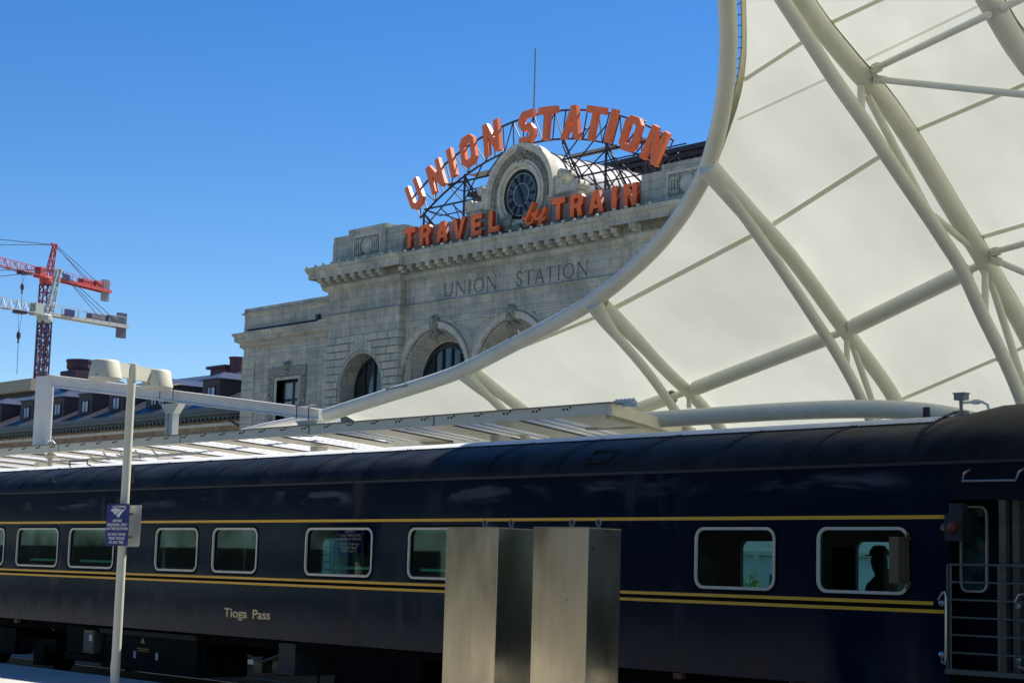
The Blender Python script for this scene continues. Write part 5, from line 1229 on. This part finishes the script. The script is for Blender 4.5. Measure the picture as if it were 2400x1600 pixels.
def grab(x0, x1, y, z, r=.012, drop=.10, mt=BLACK, name='grab_rail'):
    return obj(name, MB().tube([(x0-.06, y+.05, z-drop), (x0, y, z-drop*.7), (x0, y, z), (x1, y, z), (x1, y, z-drop*.7), (x1+.06, y+.05, z-drop)], r, 6), mt, ch)
grab(-31.9, -31.2, 16.5, 4.16, .014); grab(-32.4, -31.6, 16.02, 3.82, .014, .1)
obj('roof_vent', MB().box((-12.26, 17.3, 4.16), (-12.12, 17.4, 4.235)), mat('aged_brass', (.3, .27, .16), .6), ch); obj('roof_stub', MB().lathe([(.001, .17), (.040, .17), (.046, 0)], (-12.78, 17.5, 4.15), 'Z', 12), mat('oxide_red', (.03, .012, .014), .7), ch)
o_ = onY(2240, 938, 17.7); k2 = onY(2279, 938, 17.7)
m = MB(); m.box((o_.x, 17.66, o_.z), (o_.x+.14, 17.76, o_.z+.075)); m.box((o_.x-.01, 17.65, o_.z+.07), (o_.x+.15, 17.77, o_.z+.085)); m.box((o_.x+.05, 17.70, 4.15), (o_.x+.08, 17.73, o_.z)); rb = obj('roof_box', m, GALV, ch)
m = MB(); m.tube([(o_.x+.04, 17.72, o_.z-.03), (o_.x+.22, 17.72, o_.z-.03), (o_.x+.34, 17.72, o_.z-.03), (o_.x+.42, 17.72, o_.z-.07), (o_.x+.46, 17.72, o_.z-.2)], .016, 8); m.lathe([(.016, -.09), (.03, -.05), (.03, .02), (.016, .05)], (o_.x+.28, 17.72, o_.z-.03), 'X', 8); obj('roof_conduit', m, WHITEC, ch)
obj('side_bracket', MB().box((-12.02, 15.80, 2.27), (-11.90, 15.985, 2.76)).tube([(-11.88, 15.97, 2.74), (-11.86, 15.9, 2.80)], .02, 6).tube([(-11.88, 15.97, 2.28), (-11.86, 15.9, 2.22)], .02, 6), mat('bronze_bracket', (.14, .11, .055), .5, metal=.3), ch)
# vestibule
m = MB(); m.box((XR, YS0+.0, 3.15), (-8.2, YS0+.06, ZT-.002)); m.box((XR-.3, YS0+.27, ZB), (-8.2, YS0+.32, 3.5)); obj('vestibule', m, mat('vestibule_navy', (.003, .006, .011), .5, spec=.08), ch)
m = MB(); m.box((-10.82, YS0+.04, 1.2), (-10.74, YS0+.12, 3.15)); m.box((-10.70, YS0+.10, 1.2), (-10.62, YS0+.2, 3.15)); m.box((-10.60, YS0+.2, 1.2), (-10.44, YS0+.26, 3.15)); dr_ = obj('door_post', m, mat('worn_metal_post', (.10, .10, .075), .4, metal=.4, var=.2, vscale=5), ch)
m = MB(); m.poly(rrect(-11.44, 2.20, -11.10, 3.10, .09), [rrect(-11.42, 2.22, -11.12, 3.08, .07)[::-1]], YS0+.24, YS0+.268); vw = obj('door_window', m, ALU, ch)
m = MB(); m.poly(rrect(-11.43, 2.21, -11.11, 3.09, .07), [], YS0+.255, None); obj('pane', m, mat('vestibule_pane', (.015, .05, .04), .05, spec=1, var=.7, vscale=5), vw)
m = MB(); yg = YS0-.06
for z in (2.48, 2.30, 2.12, 1.94, 1.76, 1.58): m.tube([(-11.36, yg, z), (-9.2, yg, z)], .011 if z < 2.4 else .014, 6)
for x in (-11.38, -11.34, -10.76, -10.15, -9.6): m.tube([(x, yg, 1.38), (x, yg, 2.48)], .012, 6)
m.box((-11.40, yg-.02, 1.36), (-9.2, yg+.3, 1.41)); obj('gate', m, mat('gate_steel', (.13, .13, .09), .5, metal=.3), ch)
def handrail(x0, x1):
    m = MB(); y = YS0-.09
    m.tube([(x0, YS0, 2.10), (x0, y, 2.12), (x0+.05, y, 2.19), ((x0+x1)/2+.03, y, 2.20), (x1, y, 2.14), (x1, y, 1.52), ((x0+x1)/2+.03, y, 1.46), (x0+.04, y, 1.48), (x0, YS0, 1.54)], .014, 8)
    for z in (2.08, 1.55): m.lathe([(.001, -.05), (.035, -.03), (.04, 0)], (x0, YS0-.01, z), 'Y', 8)
    return obj('handrail', m, mat('polished_rail', (.45, .45, .42), .25, metal=.8), ch, smooth=True)
handrail(-11.47, -11.38); handrail(-10.55, -10.38)
obj('top_rail', MB().tube([(-11.13, YS0-.01, 3.46), (-11.15, YS0-.09, 3.42), (-11.17, YS0-.09, 3.34), (-10.53, YS0-.09, 3.335), (-10.49, YS0-.09, 3.42), (-10.48, YS0-.01, 3.46)], .013, 8).tube([(-10.95, yg, 1.36), (-10.93, yg, 1.28), (-10.3, yg, 1.27)], .012, 6), mat('steel_rail', (.4, .38, .33), .3, metal=.7), ch)
m = MB(); m.box((-11.36, 15.86, 2.72), (-11.14, 16.05, 3.0)); m.lathe([(.04, 0), (.1, -.04), (.09, .12)], (-11.25, 15.95, 2.99), 'Z', 10); ml = obj('marker_lamp', m, BLACK, ch)
obj('lamp_lens', MB().lathe([(.001, -.10), (.05, -.08), (.075, 0)], (-11.36, 15.95, 2.86), 'X', 12).lathe([(.001, -.05), (.05, -.04), (.065, 0)], (-11.25, 15.86, 2.86), 'Y', 12), mat('amber_lens', (.12, .02, .008), .2), ml)
obj('end_step', MB().box((-11.3, 15.9, 1.1), (-9.5, 16.3, 1.36)), UNDER, ch)
nx_c = thing('passenger_coach', 'coupled dark navy coach beyond the open platform at far right', 'train car', (0, 17.52, 0))
obj('body', MB().box((-7.4, YS0, ZB), (16, YS1, ZT)), NAVY, nx_c); obj('stripe', MB().box((-7.4, YS0-.005, 2.055), (16, YS0, 2.092)).box((-7.4, YS0-.005, 1.972), (16, YS0, 2.009)), YEL, nx_c)
obj('roof', MB().add([(-7.4, y, z) for y, z in hp+far]+[(16, y, z) for y, z in hp+far], [(i, i+1, len(hp)*2+i+1, len(hp)*2+i) for i in range(len(hp)*2-1)]), ROOFM, nx_c, smooth=True, fixn=False)
# interior
m = MB(); m.box((XL+.1, YS0+.1, 1.3), (XR-.05, YS1-.1, 1.36)); m.box((XL+.1, YS0+.1, 3.3), (XR-.05, YS1-.1, 3.36)); m.box((-17.9, YS0+.1, 1.36), (-17.8, YS1-.1, 3.3)); m.box((-30.0, YS0+1.2, 1.36), (-25.6, YS0+1.25, 3.3)); m.box((-22.4, YS0+1.2, 1.36), (-18.0, YS0+1.25, 3.3)); m.box((-38, YS0+1.6, 1.36), (-30, YS0+1.65, 3.3)); obj('interior', m, INTER, ch)
def seat(x, y):
    m = MB(); m.box((x-.28, y-.3, 1.36), (x+.25, y+.3, 1.86)); m.poly([(x+.12, 1.8), (x+.30, 1.8), (x+.42, 2.42), (x+.36, 2.52), (x+.24, 2.5)], [], y-.28, y+.28); return obj('seat', m, mat('seat_cloth', (.05, .06, .07), .9), ch)
for x, y in ((-16.2, 17.0), (-22.6, 16.6), (-24.9, 16.6), (-27.0, 16.6), (-33.0, 16.6)): seat(x, y)
tb = MB()
for x in (-31.9, -29.9, -21.9, -19.8): tb.box((x-.7, 16.15, 2.26), (x+.7, 16.9, 2.30))
obj('table', tb, mat('table_top', (.35, .5, .46), .4), ch)
# roller blinds part lowered in some windows
for a, b, z in ((-32.87, -31.21, 2.78), (-30.75, -29.10, 2.80), (-20.57, -18.95, 2.80)):
    obj('blind', MB().box((a+.02, YS0+.09, z), (b-.02, YS0+.10, 2.86)), mat('blind', (.10, .25, .18), .8), ch)
# underframe, equipment boxes, trucks
m = MB(); m.box((XL, YS0+.12, 1.0), (-11.5, YS1-.12, ZB)); m.box((XL, 17.3, .7), (-11.6, 17.75, 1.0)); obj('underframe', m, UNDER, ch)
def ubox(x0, x1, z0, z1, mt=UNDER2, y=YS0+.10, name='equipment_box'): return obj(name, MB().box((x0, y, z0), (x1, y+1.0, z1)), mt, ch)
ubox(-30.82, -30.1, .60, 1.10); ubox(-30.88, -29.72, .48, .62)
b2 = ubox(-30.10, -29.72, .64, 1.05, mat('service_panel', (.10, .09, .06), .6), YS0+.05)
b3 = ubox(-29.5, -26.3, .42, 1.02); ubox(-29.55, -26.28, 1.02, 1.10, mat('box_lid', (.035, .035, .028), .6, spec=.08), YS0+.06)
ubox(-23.9, -23.45, .62, 1.1, mat('grimy_plate', (.05, .045, .03), .7)); ubox(-22.4, -20.3, .5, 1.05, UNDER)
ubox(-18.8, -15.9, .55, 1.0, UNDER)
yl = mat('yellow_marking', (.55, .42, .04), .6)
def tiny(txt, x, z, s_, par, mt=yl, sx=1, y=YS0+.04):
    me = text_mesh(txt, s_, .001, sx, 'CENTER'); upright(me, (x, y, z), (-24, 17.52, 0)); return obj('marking', me, mt, par, fixn=False)
tiny('Water Fill', -29.9, 1.0, .07, b2, yl, .9); tiny('Water', -29.9, .74, .05, b2); tiny('Service', -29.9, .69, .05, b2); tiny('6', -31.77, .96, .15, ch, yl, 1, YS0+.3)
obj('latch', MB().box((-29.86, YS0+.03, .86), (-29.76, YS0+.048, .97)), SIGNW, b2)
m = MB(); m.add([(-28.13, YS0+.085, .90), (-27.97, YS0+.085, .90), (-28.05, YS0+.085, 1.0)], [(0, 1, 2)]); m.box((-28.25, YS0+.085, .80), (-27.83, YS0+.095, .812)); m.box((-28.20, YS0+.085, .765), (-27.85, YS0+.095, .777)); obj('caution_marking', m, mat('orange_marking', (.5, .25, .03), .6), b3)
m = MB()
for x in (-28.33, -27.58): m.poly([(x, .64), (x+.05, .64), (x+.05, .76), (x, .76)], [[(x+.012, .655), (x+.012, .745), (x+.038, .745), (x+.038, .655)]], YS0+.075, YS0+.1)
obj('latch', m, SIGNW, b3)
for x in (-32.78, -13.5, -15.3, -17.1): obj('reflector_plate', MB().box((x-.07, YS0+.02, 1.07), (x+.07, YS0+.09, 1.14)), mat('rusty_plate', (.20, .07, .045), .7), ch)
def truck(xc):
    m = MB(); y = YS0+.35
    m.box((xc-1.9, y, .55), (xc+1.9, y+.18, .80)); m.box((xc-.4, y-.1, .45), (xc+.4, y+.2, .95))
    for s_ in (-1.35, 1.35): m.box((xc+s_-.2, y-.08, .30), (xc+s_+.2, y+.12, .70))
    t = obj('truck_frame', m, UNDER2, ch)
    for s_ in (-1.35, 1.35):
        for yy in (16.75, 18.2):
            obj('wheel', MB().lathe([(.001, -.03), (.12, -.05), (.14, 0), (.36, .0), (.38, -.03), (.46, -.03), (.46, .10), (.001, .10)], (xc+s_, yy, .63), 'Y', 28), UNDER, t, smooth=True)
        obj('coil_spring', MB().tube([(xc+s_*.55+.11*math.cos(a), y-.02+.11*math.sin(a), .5+a*.012) for a in [k_*.5 for k_ in range(60)]], .022, 5), UNDER2, t)
truck(-33.6); truck(-14.6)
obj('brake_gear', MB().lathe([(.001, -.12), (.12, -.1), (.15, 0), (.15, .2)], (-24.1, YS0+.3, .72), 'Y', 14).tube([(-24.9, YS0+.2, .85), (-24.4, YS0+.15, .78), (-23.95, YS0+.15, .9)], .03, 6).box((-24.75, YS0+.2, .60), (-24.5, YS0+.4, .85)).tube([(-24.9, YS0+.15, .5), (-23.6, YS0+.15, .5)], .02, 6), mat('brass_grime', (.10, .085, .045), .5, metal=.4), ch)
for pts in ([(-26.2, YS0+.15, .95), (-26.0, YS0+.1, .6), (-25.8, YS0+.15, .5)], [(-22.9, YS0+.15, 1.05), (-22.8, YS0+.1, .5)], [(-29.4, YS0+.1, 1.1), (-29.5, YS0+.08, .5)]): obj('air_pipe', MB().tube(pts, .02, 6), UNDER2, ch)

# passengers seen as silhouettes through the right-hand windows
def person(x, y, zs, face, label, cap):
    me = bpy.data.meshes.new('p')
    V = [(0,0,0),(0,0,.22),(0,0,.42),(0,.0,.50),(.03,0,.58),(.05,0,.68),(.04,0,.78),(0,-.19,.42),(0,.19,.42),(.05,-.24,.18),(.05,.24,.18),(.26,-.16,.12),(.26,.16,.12),(.05,-.09,-.02),(.05,.09,-.02),(.45,-.10,0),(.45,.10,0),(.47,-.1,-.42),(.47,.1,-.42),(.60,-.1,-.45),(.60,.1,-.45)]
    Ed = [(0,1),(1,2),(2,3),(3,4),(4,5),(5,6),(2,7),(2,8),(7,9),(8,10),(9,11),(10,12),(0,13),(0,14),(13,15),(14,16),(15,17),(16,18),(17,19),(18,20)]
    rad = [.17,.17,.15,.07,.10,.115,.09,.07,.07,.05,.05,.04,.04,.10,.10,.075,.075,.05,.05,.04,.04]
    me.from_pydata(V, Ed, []); o = bpy.data.objects.new('person', me); C.objects.link(o)
    mo = o.modifiers.new('s', 'SKIN'); sb = o.modifiers.new('b', 'SUBSURF'); sb.levels = 1; sb.render_levels = 1
    for i, r in enumerate(rad): me.skin_vertices[0].data[i].radius = (r, r)
    me.skin_vertices[0].data[0].use_root = True
    bpy.context.view_layer.update(); dg = bpy.context.evaluated_depsgraph_get(); nm_ = bpy.data.meshes.new_from_object(o.evaluated_get(dg)); bpy.data.objects.remove(o)
    nm_.materials.clear(); nm_.materials.append(mat('passenger_dark_clothing', (.03, .035, .04), .8))
    for p in nm_.polygons: p.use_smooth = True
    b = bpy.data.objects.new('person', nm_); C.objects.link(b); b.location = (x, y, zs); b.rotation_euler = (0, 0, face); tag(b, label, 'person', None)
    WL[b.name] = (0, 0, 0)
    h = obj('cap' if cap else 'hair', MB().lathe([(.001, .13), (.07, .12), (.118, .06), (.125, .0)], (.045, 0, .74), 'Z', 14).box((.04, -.07, .735) if cap else (-.06, -.06, .66), (.21, .07, .75) if cap else (.0, .06, .78)), BLACK, b)
    return b
person(-13.72, 17.9, 1.86, R(180), 'seated passenger in a cap, dark silhouette at the right edge of the last coach window', True)
person(-16.45, 17.05, 1.86, R(180), 'seated passenger in shadow behind the glass of the second window from the vestibule', False)

# ================================================================== LAMP POST
lp = thing('street_lamp', 'cream platform lamp post with two round lamp heads beside the coach', 'street lamp', (-24.83, 13.8, .37))
px_, py_ = -24.83, 13.8
obj('pole', MB().tube([(px_, py_, .37), (px_, py_, 5.06)], [.070, .064], 20).lathe([(.14, 0), (.14, .04), (.08, .06)], (px_, py_, .37), 'Z', 16), POLEM, lp, smooth=True)
obj('pole_cap', MB().lathe([(.074, 0), (.078, .01), (.078, .27), (.07, .275), (.001, .276)], (px_, py_, 5.02), 'Z', 20), POLEM, lp, smooth=True)
AD = Vector((-.27, .60, 0)); au = AD.normalized()
for sg_ in (-1, 1): obj('arm', MB().bar(Vector((px_, py_, 5.165))+au*sg_*.06, Vector((px_, py_, 5.165))+au*sg_*.44, .05, .215), POLEM, lp)
for sg_ in (-1, 1):
    hx, y = px_+AD.x*sg_, py_+AD.y*sg_
    h = obj('lamp_head', MB().lathe([(.001, .275), (.17, .273), (.192, .262), (.204, .24), (.248, .02), (.25, .0), (.235, -.01)], (hx, y, 5.0), 'Z', 32), POLEM, lp, smooth=True)
    obj('lamp_ring', MB().lathe([(.235, -.005), (.235, -.03), (.15, -.04), (.001, -.04)], (hx, y, 5.0), 'Z', 28), WHITEC, h, smooth=True)
    sc = MB()
    for a in (200, 250, 300, 340): sc.lathe([(.001, -.01), (.01, -.008), (.01, .01)], (hx+.246*math.cos(R(a)), y+.246*math.sin(R(a)), 5.03), 'Y', 6)
    obj('screw', sc, BLACK, h)
obj('pole_cover', MB().box((px_-.085, py_-.04, .62), (px_-.05, py_+.04, .78)), POLEM, lp)
# the two signs on the pole ----------------------------------------------------
def plate(x0, x1, z0, z1, y0, y1, mt, name, r=.035): return obj(name, MB().poly(rrect(x0, z0, x1, z1, r), [], y0, y1), mt)
SX0, SX1, SZ0, SZ1, SY = -25.10, -24.41, 2.51, 3.14, 13.65
s1 = thing('platform_sign', 'blue sign with white lettering warning of personnel only on the lamp post', 'sign', ((SX0+SX1)/2, SY, SZ0))
b_ = obj('panel', MB().poly(rrect(SX0, SZ0, SX1, SZ1, .04), [], SY, SY+.006), SIGNB, s1)
ocx = (SX0+SX1)/2
def stext(t, z, s_, sx, dx=0):
    me = text_mesh(t, s_, .0008, sx, 'CENTER', .0012); upright(me, (ocx+dx, SY-.002, z), WL[s1.name]); obj('lettering', me, SIGNW, s1, fixn=False)
stext('AMTRAK', 3.082, .046, 2.35, .04)
for t, z in (('AMTRAK', 2.868), ('PERSONNEL ONLY', 2.808), ('ON THIS PLATFORM', 2.748), ('DO NOT CROSS', 2.664), ('TRAIN TRACKS', 2.604), ('AT ANY TIME', 2.544)): stext(t, z, .057, 1.28)
m = MB()
def q2(pts): m.poly([(SX0+(a-430)/460*.69+.0, SZ1-(b-350)/850*.63) for a, b in pts], [], SY-.002, SY+.001)
q2([(512, 480), (540, 450), (600, 438), (710, 444), (640, 468), (590, 492), (560, 512)])
q2([(568, 525), (605, 492), (660, 465), (760, 456), (700, 485), (650, 525), (612, 570)])
q2([(632, 590), (665, 540), (720, 490), (835, 435), (770, 500), (715, 575), (685, 628)])
obj('emblem', m, SIGNW, s1)
s3 = thing('platform_sign', 'pale back of a second sign fixed on the far side of the lamp post', 'sign', (ocx-.16, 13.95, SZ0))
obj('panel', MB().poly(rrect(SX0-.16, SZ0-.005, SX1-.165, SZ1-.005, .04), [], 13.945, 13.950), BEIGE, s3); fc = obj('face', MB().poly(rrect(SX0-.158, SZ0-.003, SX1-.167, SZ1-.007, .04), [], 13.9505, 13.953), SIGNB, s3)
for t, z in (('AMTRAK', 2.868), ('PERSONNEL ONLY', 2.808), ('ON THIS PLATFORM', 2.748), ('DO NOT CROSS', 2.664), ('TRAIN TRACKS', 2.604), ('AT ANY TIME', 2.544)):
    me = text_mesh(t, .057, .0008, 1.28, 'CENTER', .0012); me.transform(Matrix.Rotation(R(90), 4, 'X')); me.transform(Matrix.Rotation(R(180), 4, 'Z')); me.transform(Matrix.Translation(Vector((ocx-.16, 13.955, z))-Vector(WL[s3.name]))); obj('lettering', me, SIGNW, s3, fixn=False)
obj('bracket', MB().tube([(px_, 13.66, 3.0), (px_, 13.94, 3.0)], .02, 6).tube([(px_, 13.66, 2.65), (px_, 13.94, 2.65)], .02, 6), GALV, lp)
obj('junction_box', MB().box((px_-.18, 13.85, 3.46), (px_-.06, 13.97, 3.72)), BLACK, lp)

# ================================================================== STAINLESS CABINETS
YB = 12.5; kb = YB/14.0
def cabinet(x0, x1, dep, label):
    X0, X1 = x0*kb, x1*kb; zt = EYE+(2.79-EYE)*kb
    t = thing('metal_cabinet', label, 'cabinet', ((X0+X1)/2, YB+dep/2, .37), 'steel cabinets on the platform')
    body_ = MB().box((X0, YB, .37), (X1, YB+dep, zt)); b = obj('cabinet_body', body_, STAIN, t)
    obj('lid_edge', MB().poly([(X0-.002, zt), (X1+.002, zt), (X1+.002, zt+.006), (X0-.002, zt+.006)], [], YB-.003, YB+dep+.003), STAINS, b)
    mod_ = b.modifiers.new('bev', 'BEVEL'); mod_.width = .006; mod_.segments = 2
    for x in (X0+.30, X1-.12):
        e = MB(); cy = YB+dep*.55; e.tube([(x+.030*math.cos(a), cy, zt+.055+.030*math.sin(a)) for a in [2*math.pi*k_/16 for k_ in range(17)]], .011, 8, False); e.lathe([(.02, 0), (.02, .02), (.012, .03)], (x, cy, zt+.006), 'Z', 10)
        obj('lifting_eye', e, mat('eye_steel', (.22, .22, .20), .5, metal=.5), t, smooth=True)
    return t
cabinet(-17.27, -16.31, .52, 'left one of two tall stainless steel cabinets in front of the coach')
cabinet(-15.68, -14.77, .46, 'right one of two tall stainless steel cabinets in front of the coach')

# unseen dark block added behind the viewpoint to darken the coach's reflections
ob = thing('reflection_block', 'unseen dark block added behind the viewpoint to darken coach reflections', 'building', (-20, -60, 0))
obj('wall', MB().box((-420, -80, 0), (60, -60, 22)), mat('reflection_block_dark', (.010, .009, .009), .9, var=.3, vscale=.4), ob)
m = MB()
for i in range(48):
    for j in range(5): m.box((-237+i*6.2, -59.98, 2+j*4), (-233.6+i*6.2, -59.94, 4.4+j*4))
obj('reflection_block_windows', m, DGLASS, ob)

rc = thing('added_railcar', 'pale railcar with dark window band added unseen behind the viewpoint for reflections', 'train car', (-80, -14, 0))  # invented railcar out of view, gives the coach windows pale reflections
obj('body', MB().box((-125, -15, 1.0), (-52, -12, 4.2)), mat('added_railcar_paint', (.24, .33, .31), .35, var=.9, vscale=.45), rc)
m = MB()
for k_ in range(20): m.box((-123.5+k_*3.45, -11.99, 2.15), (-120.2+k_*3.45, -11.95, 3.1))
obj('added_railcar_window_band', m, BLACK, rc); obj('added_railcar_skirt', MB().box((-125, -14.9, .3), (-52, -12.2, 1.0)), UNDER, rc)

# leafy shrub on the far platform, glimpsed through the coach
q = onY(1748, 1372, 25.4); sb_ = thing('shrub', 'small bright green shrub seen through the coach window beside the pale shelter', 'shrub', (q.x, q.y, .37))
obj('stem', MB().tube([(q.x, q.y, .37), (q.x+.03, q.y, 1.3), (q.x, q.y, q.z)], [.03, .025, .01], 6), mat('bark', (.10, .07, .045), .9), sb_)
lf = MB(); rl = random.Random(5)
for k_ in range(420):
    v = Vector((rl.gauss(0, 1), rl.gauss(0, 1), rl.gauss(0, 1))).normalized()*(rl.random()**.4)
    p = Vector((q.x+v.x*.48, q.y+v.y*.4, q.z-.35+v.z*.55)); a = Vector((rl.gauss(0, 1), rl.gauss(0, 1), rl.gauss(0, 1))).normalized()*.06; b = a.cross(Vector((rl.gauss(0, 1), rl.gauss(0, 1), rl.gauss(0, 1)))).normalized()*.028
    lf.add([p-a, p+b, p+a, p-b], [(0, 1, 2, 3)])
obj('foliage', lf, translucent_mat('leaf_green', (.22, .42, .06), .4), sb_, fixn=False)
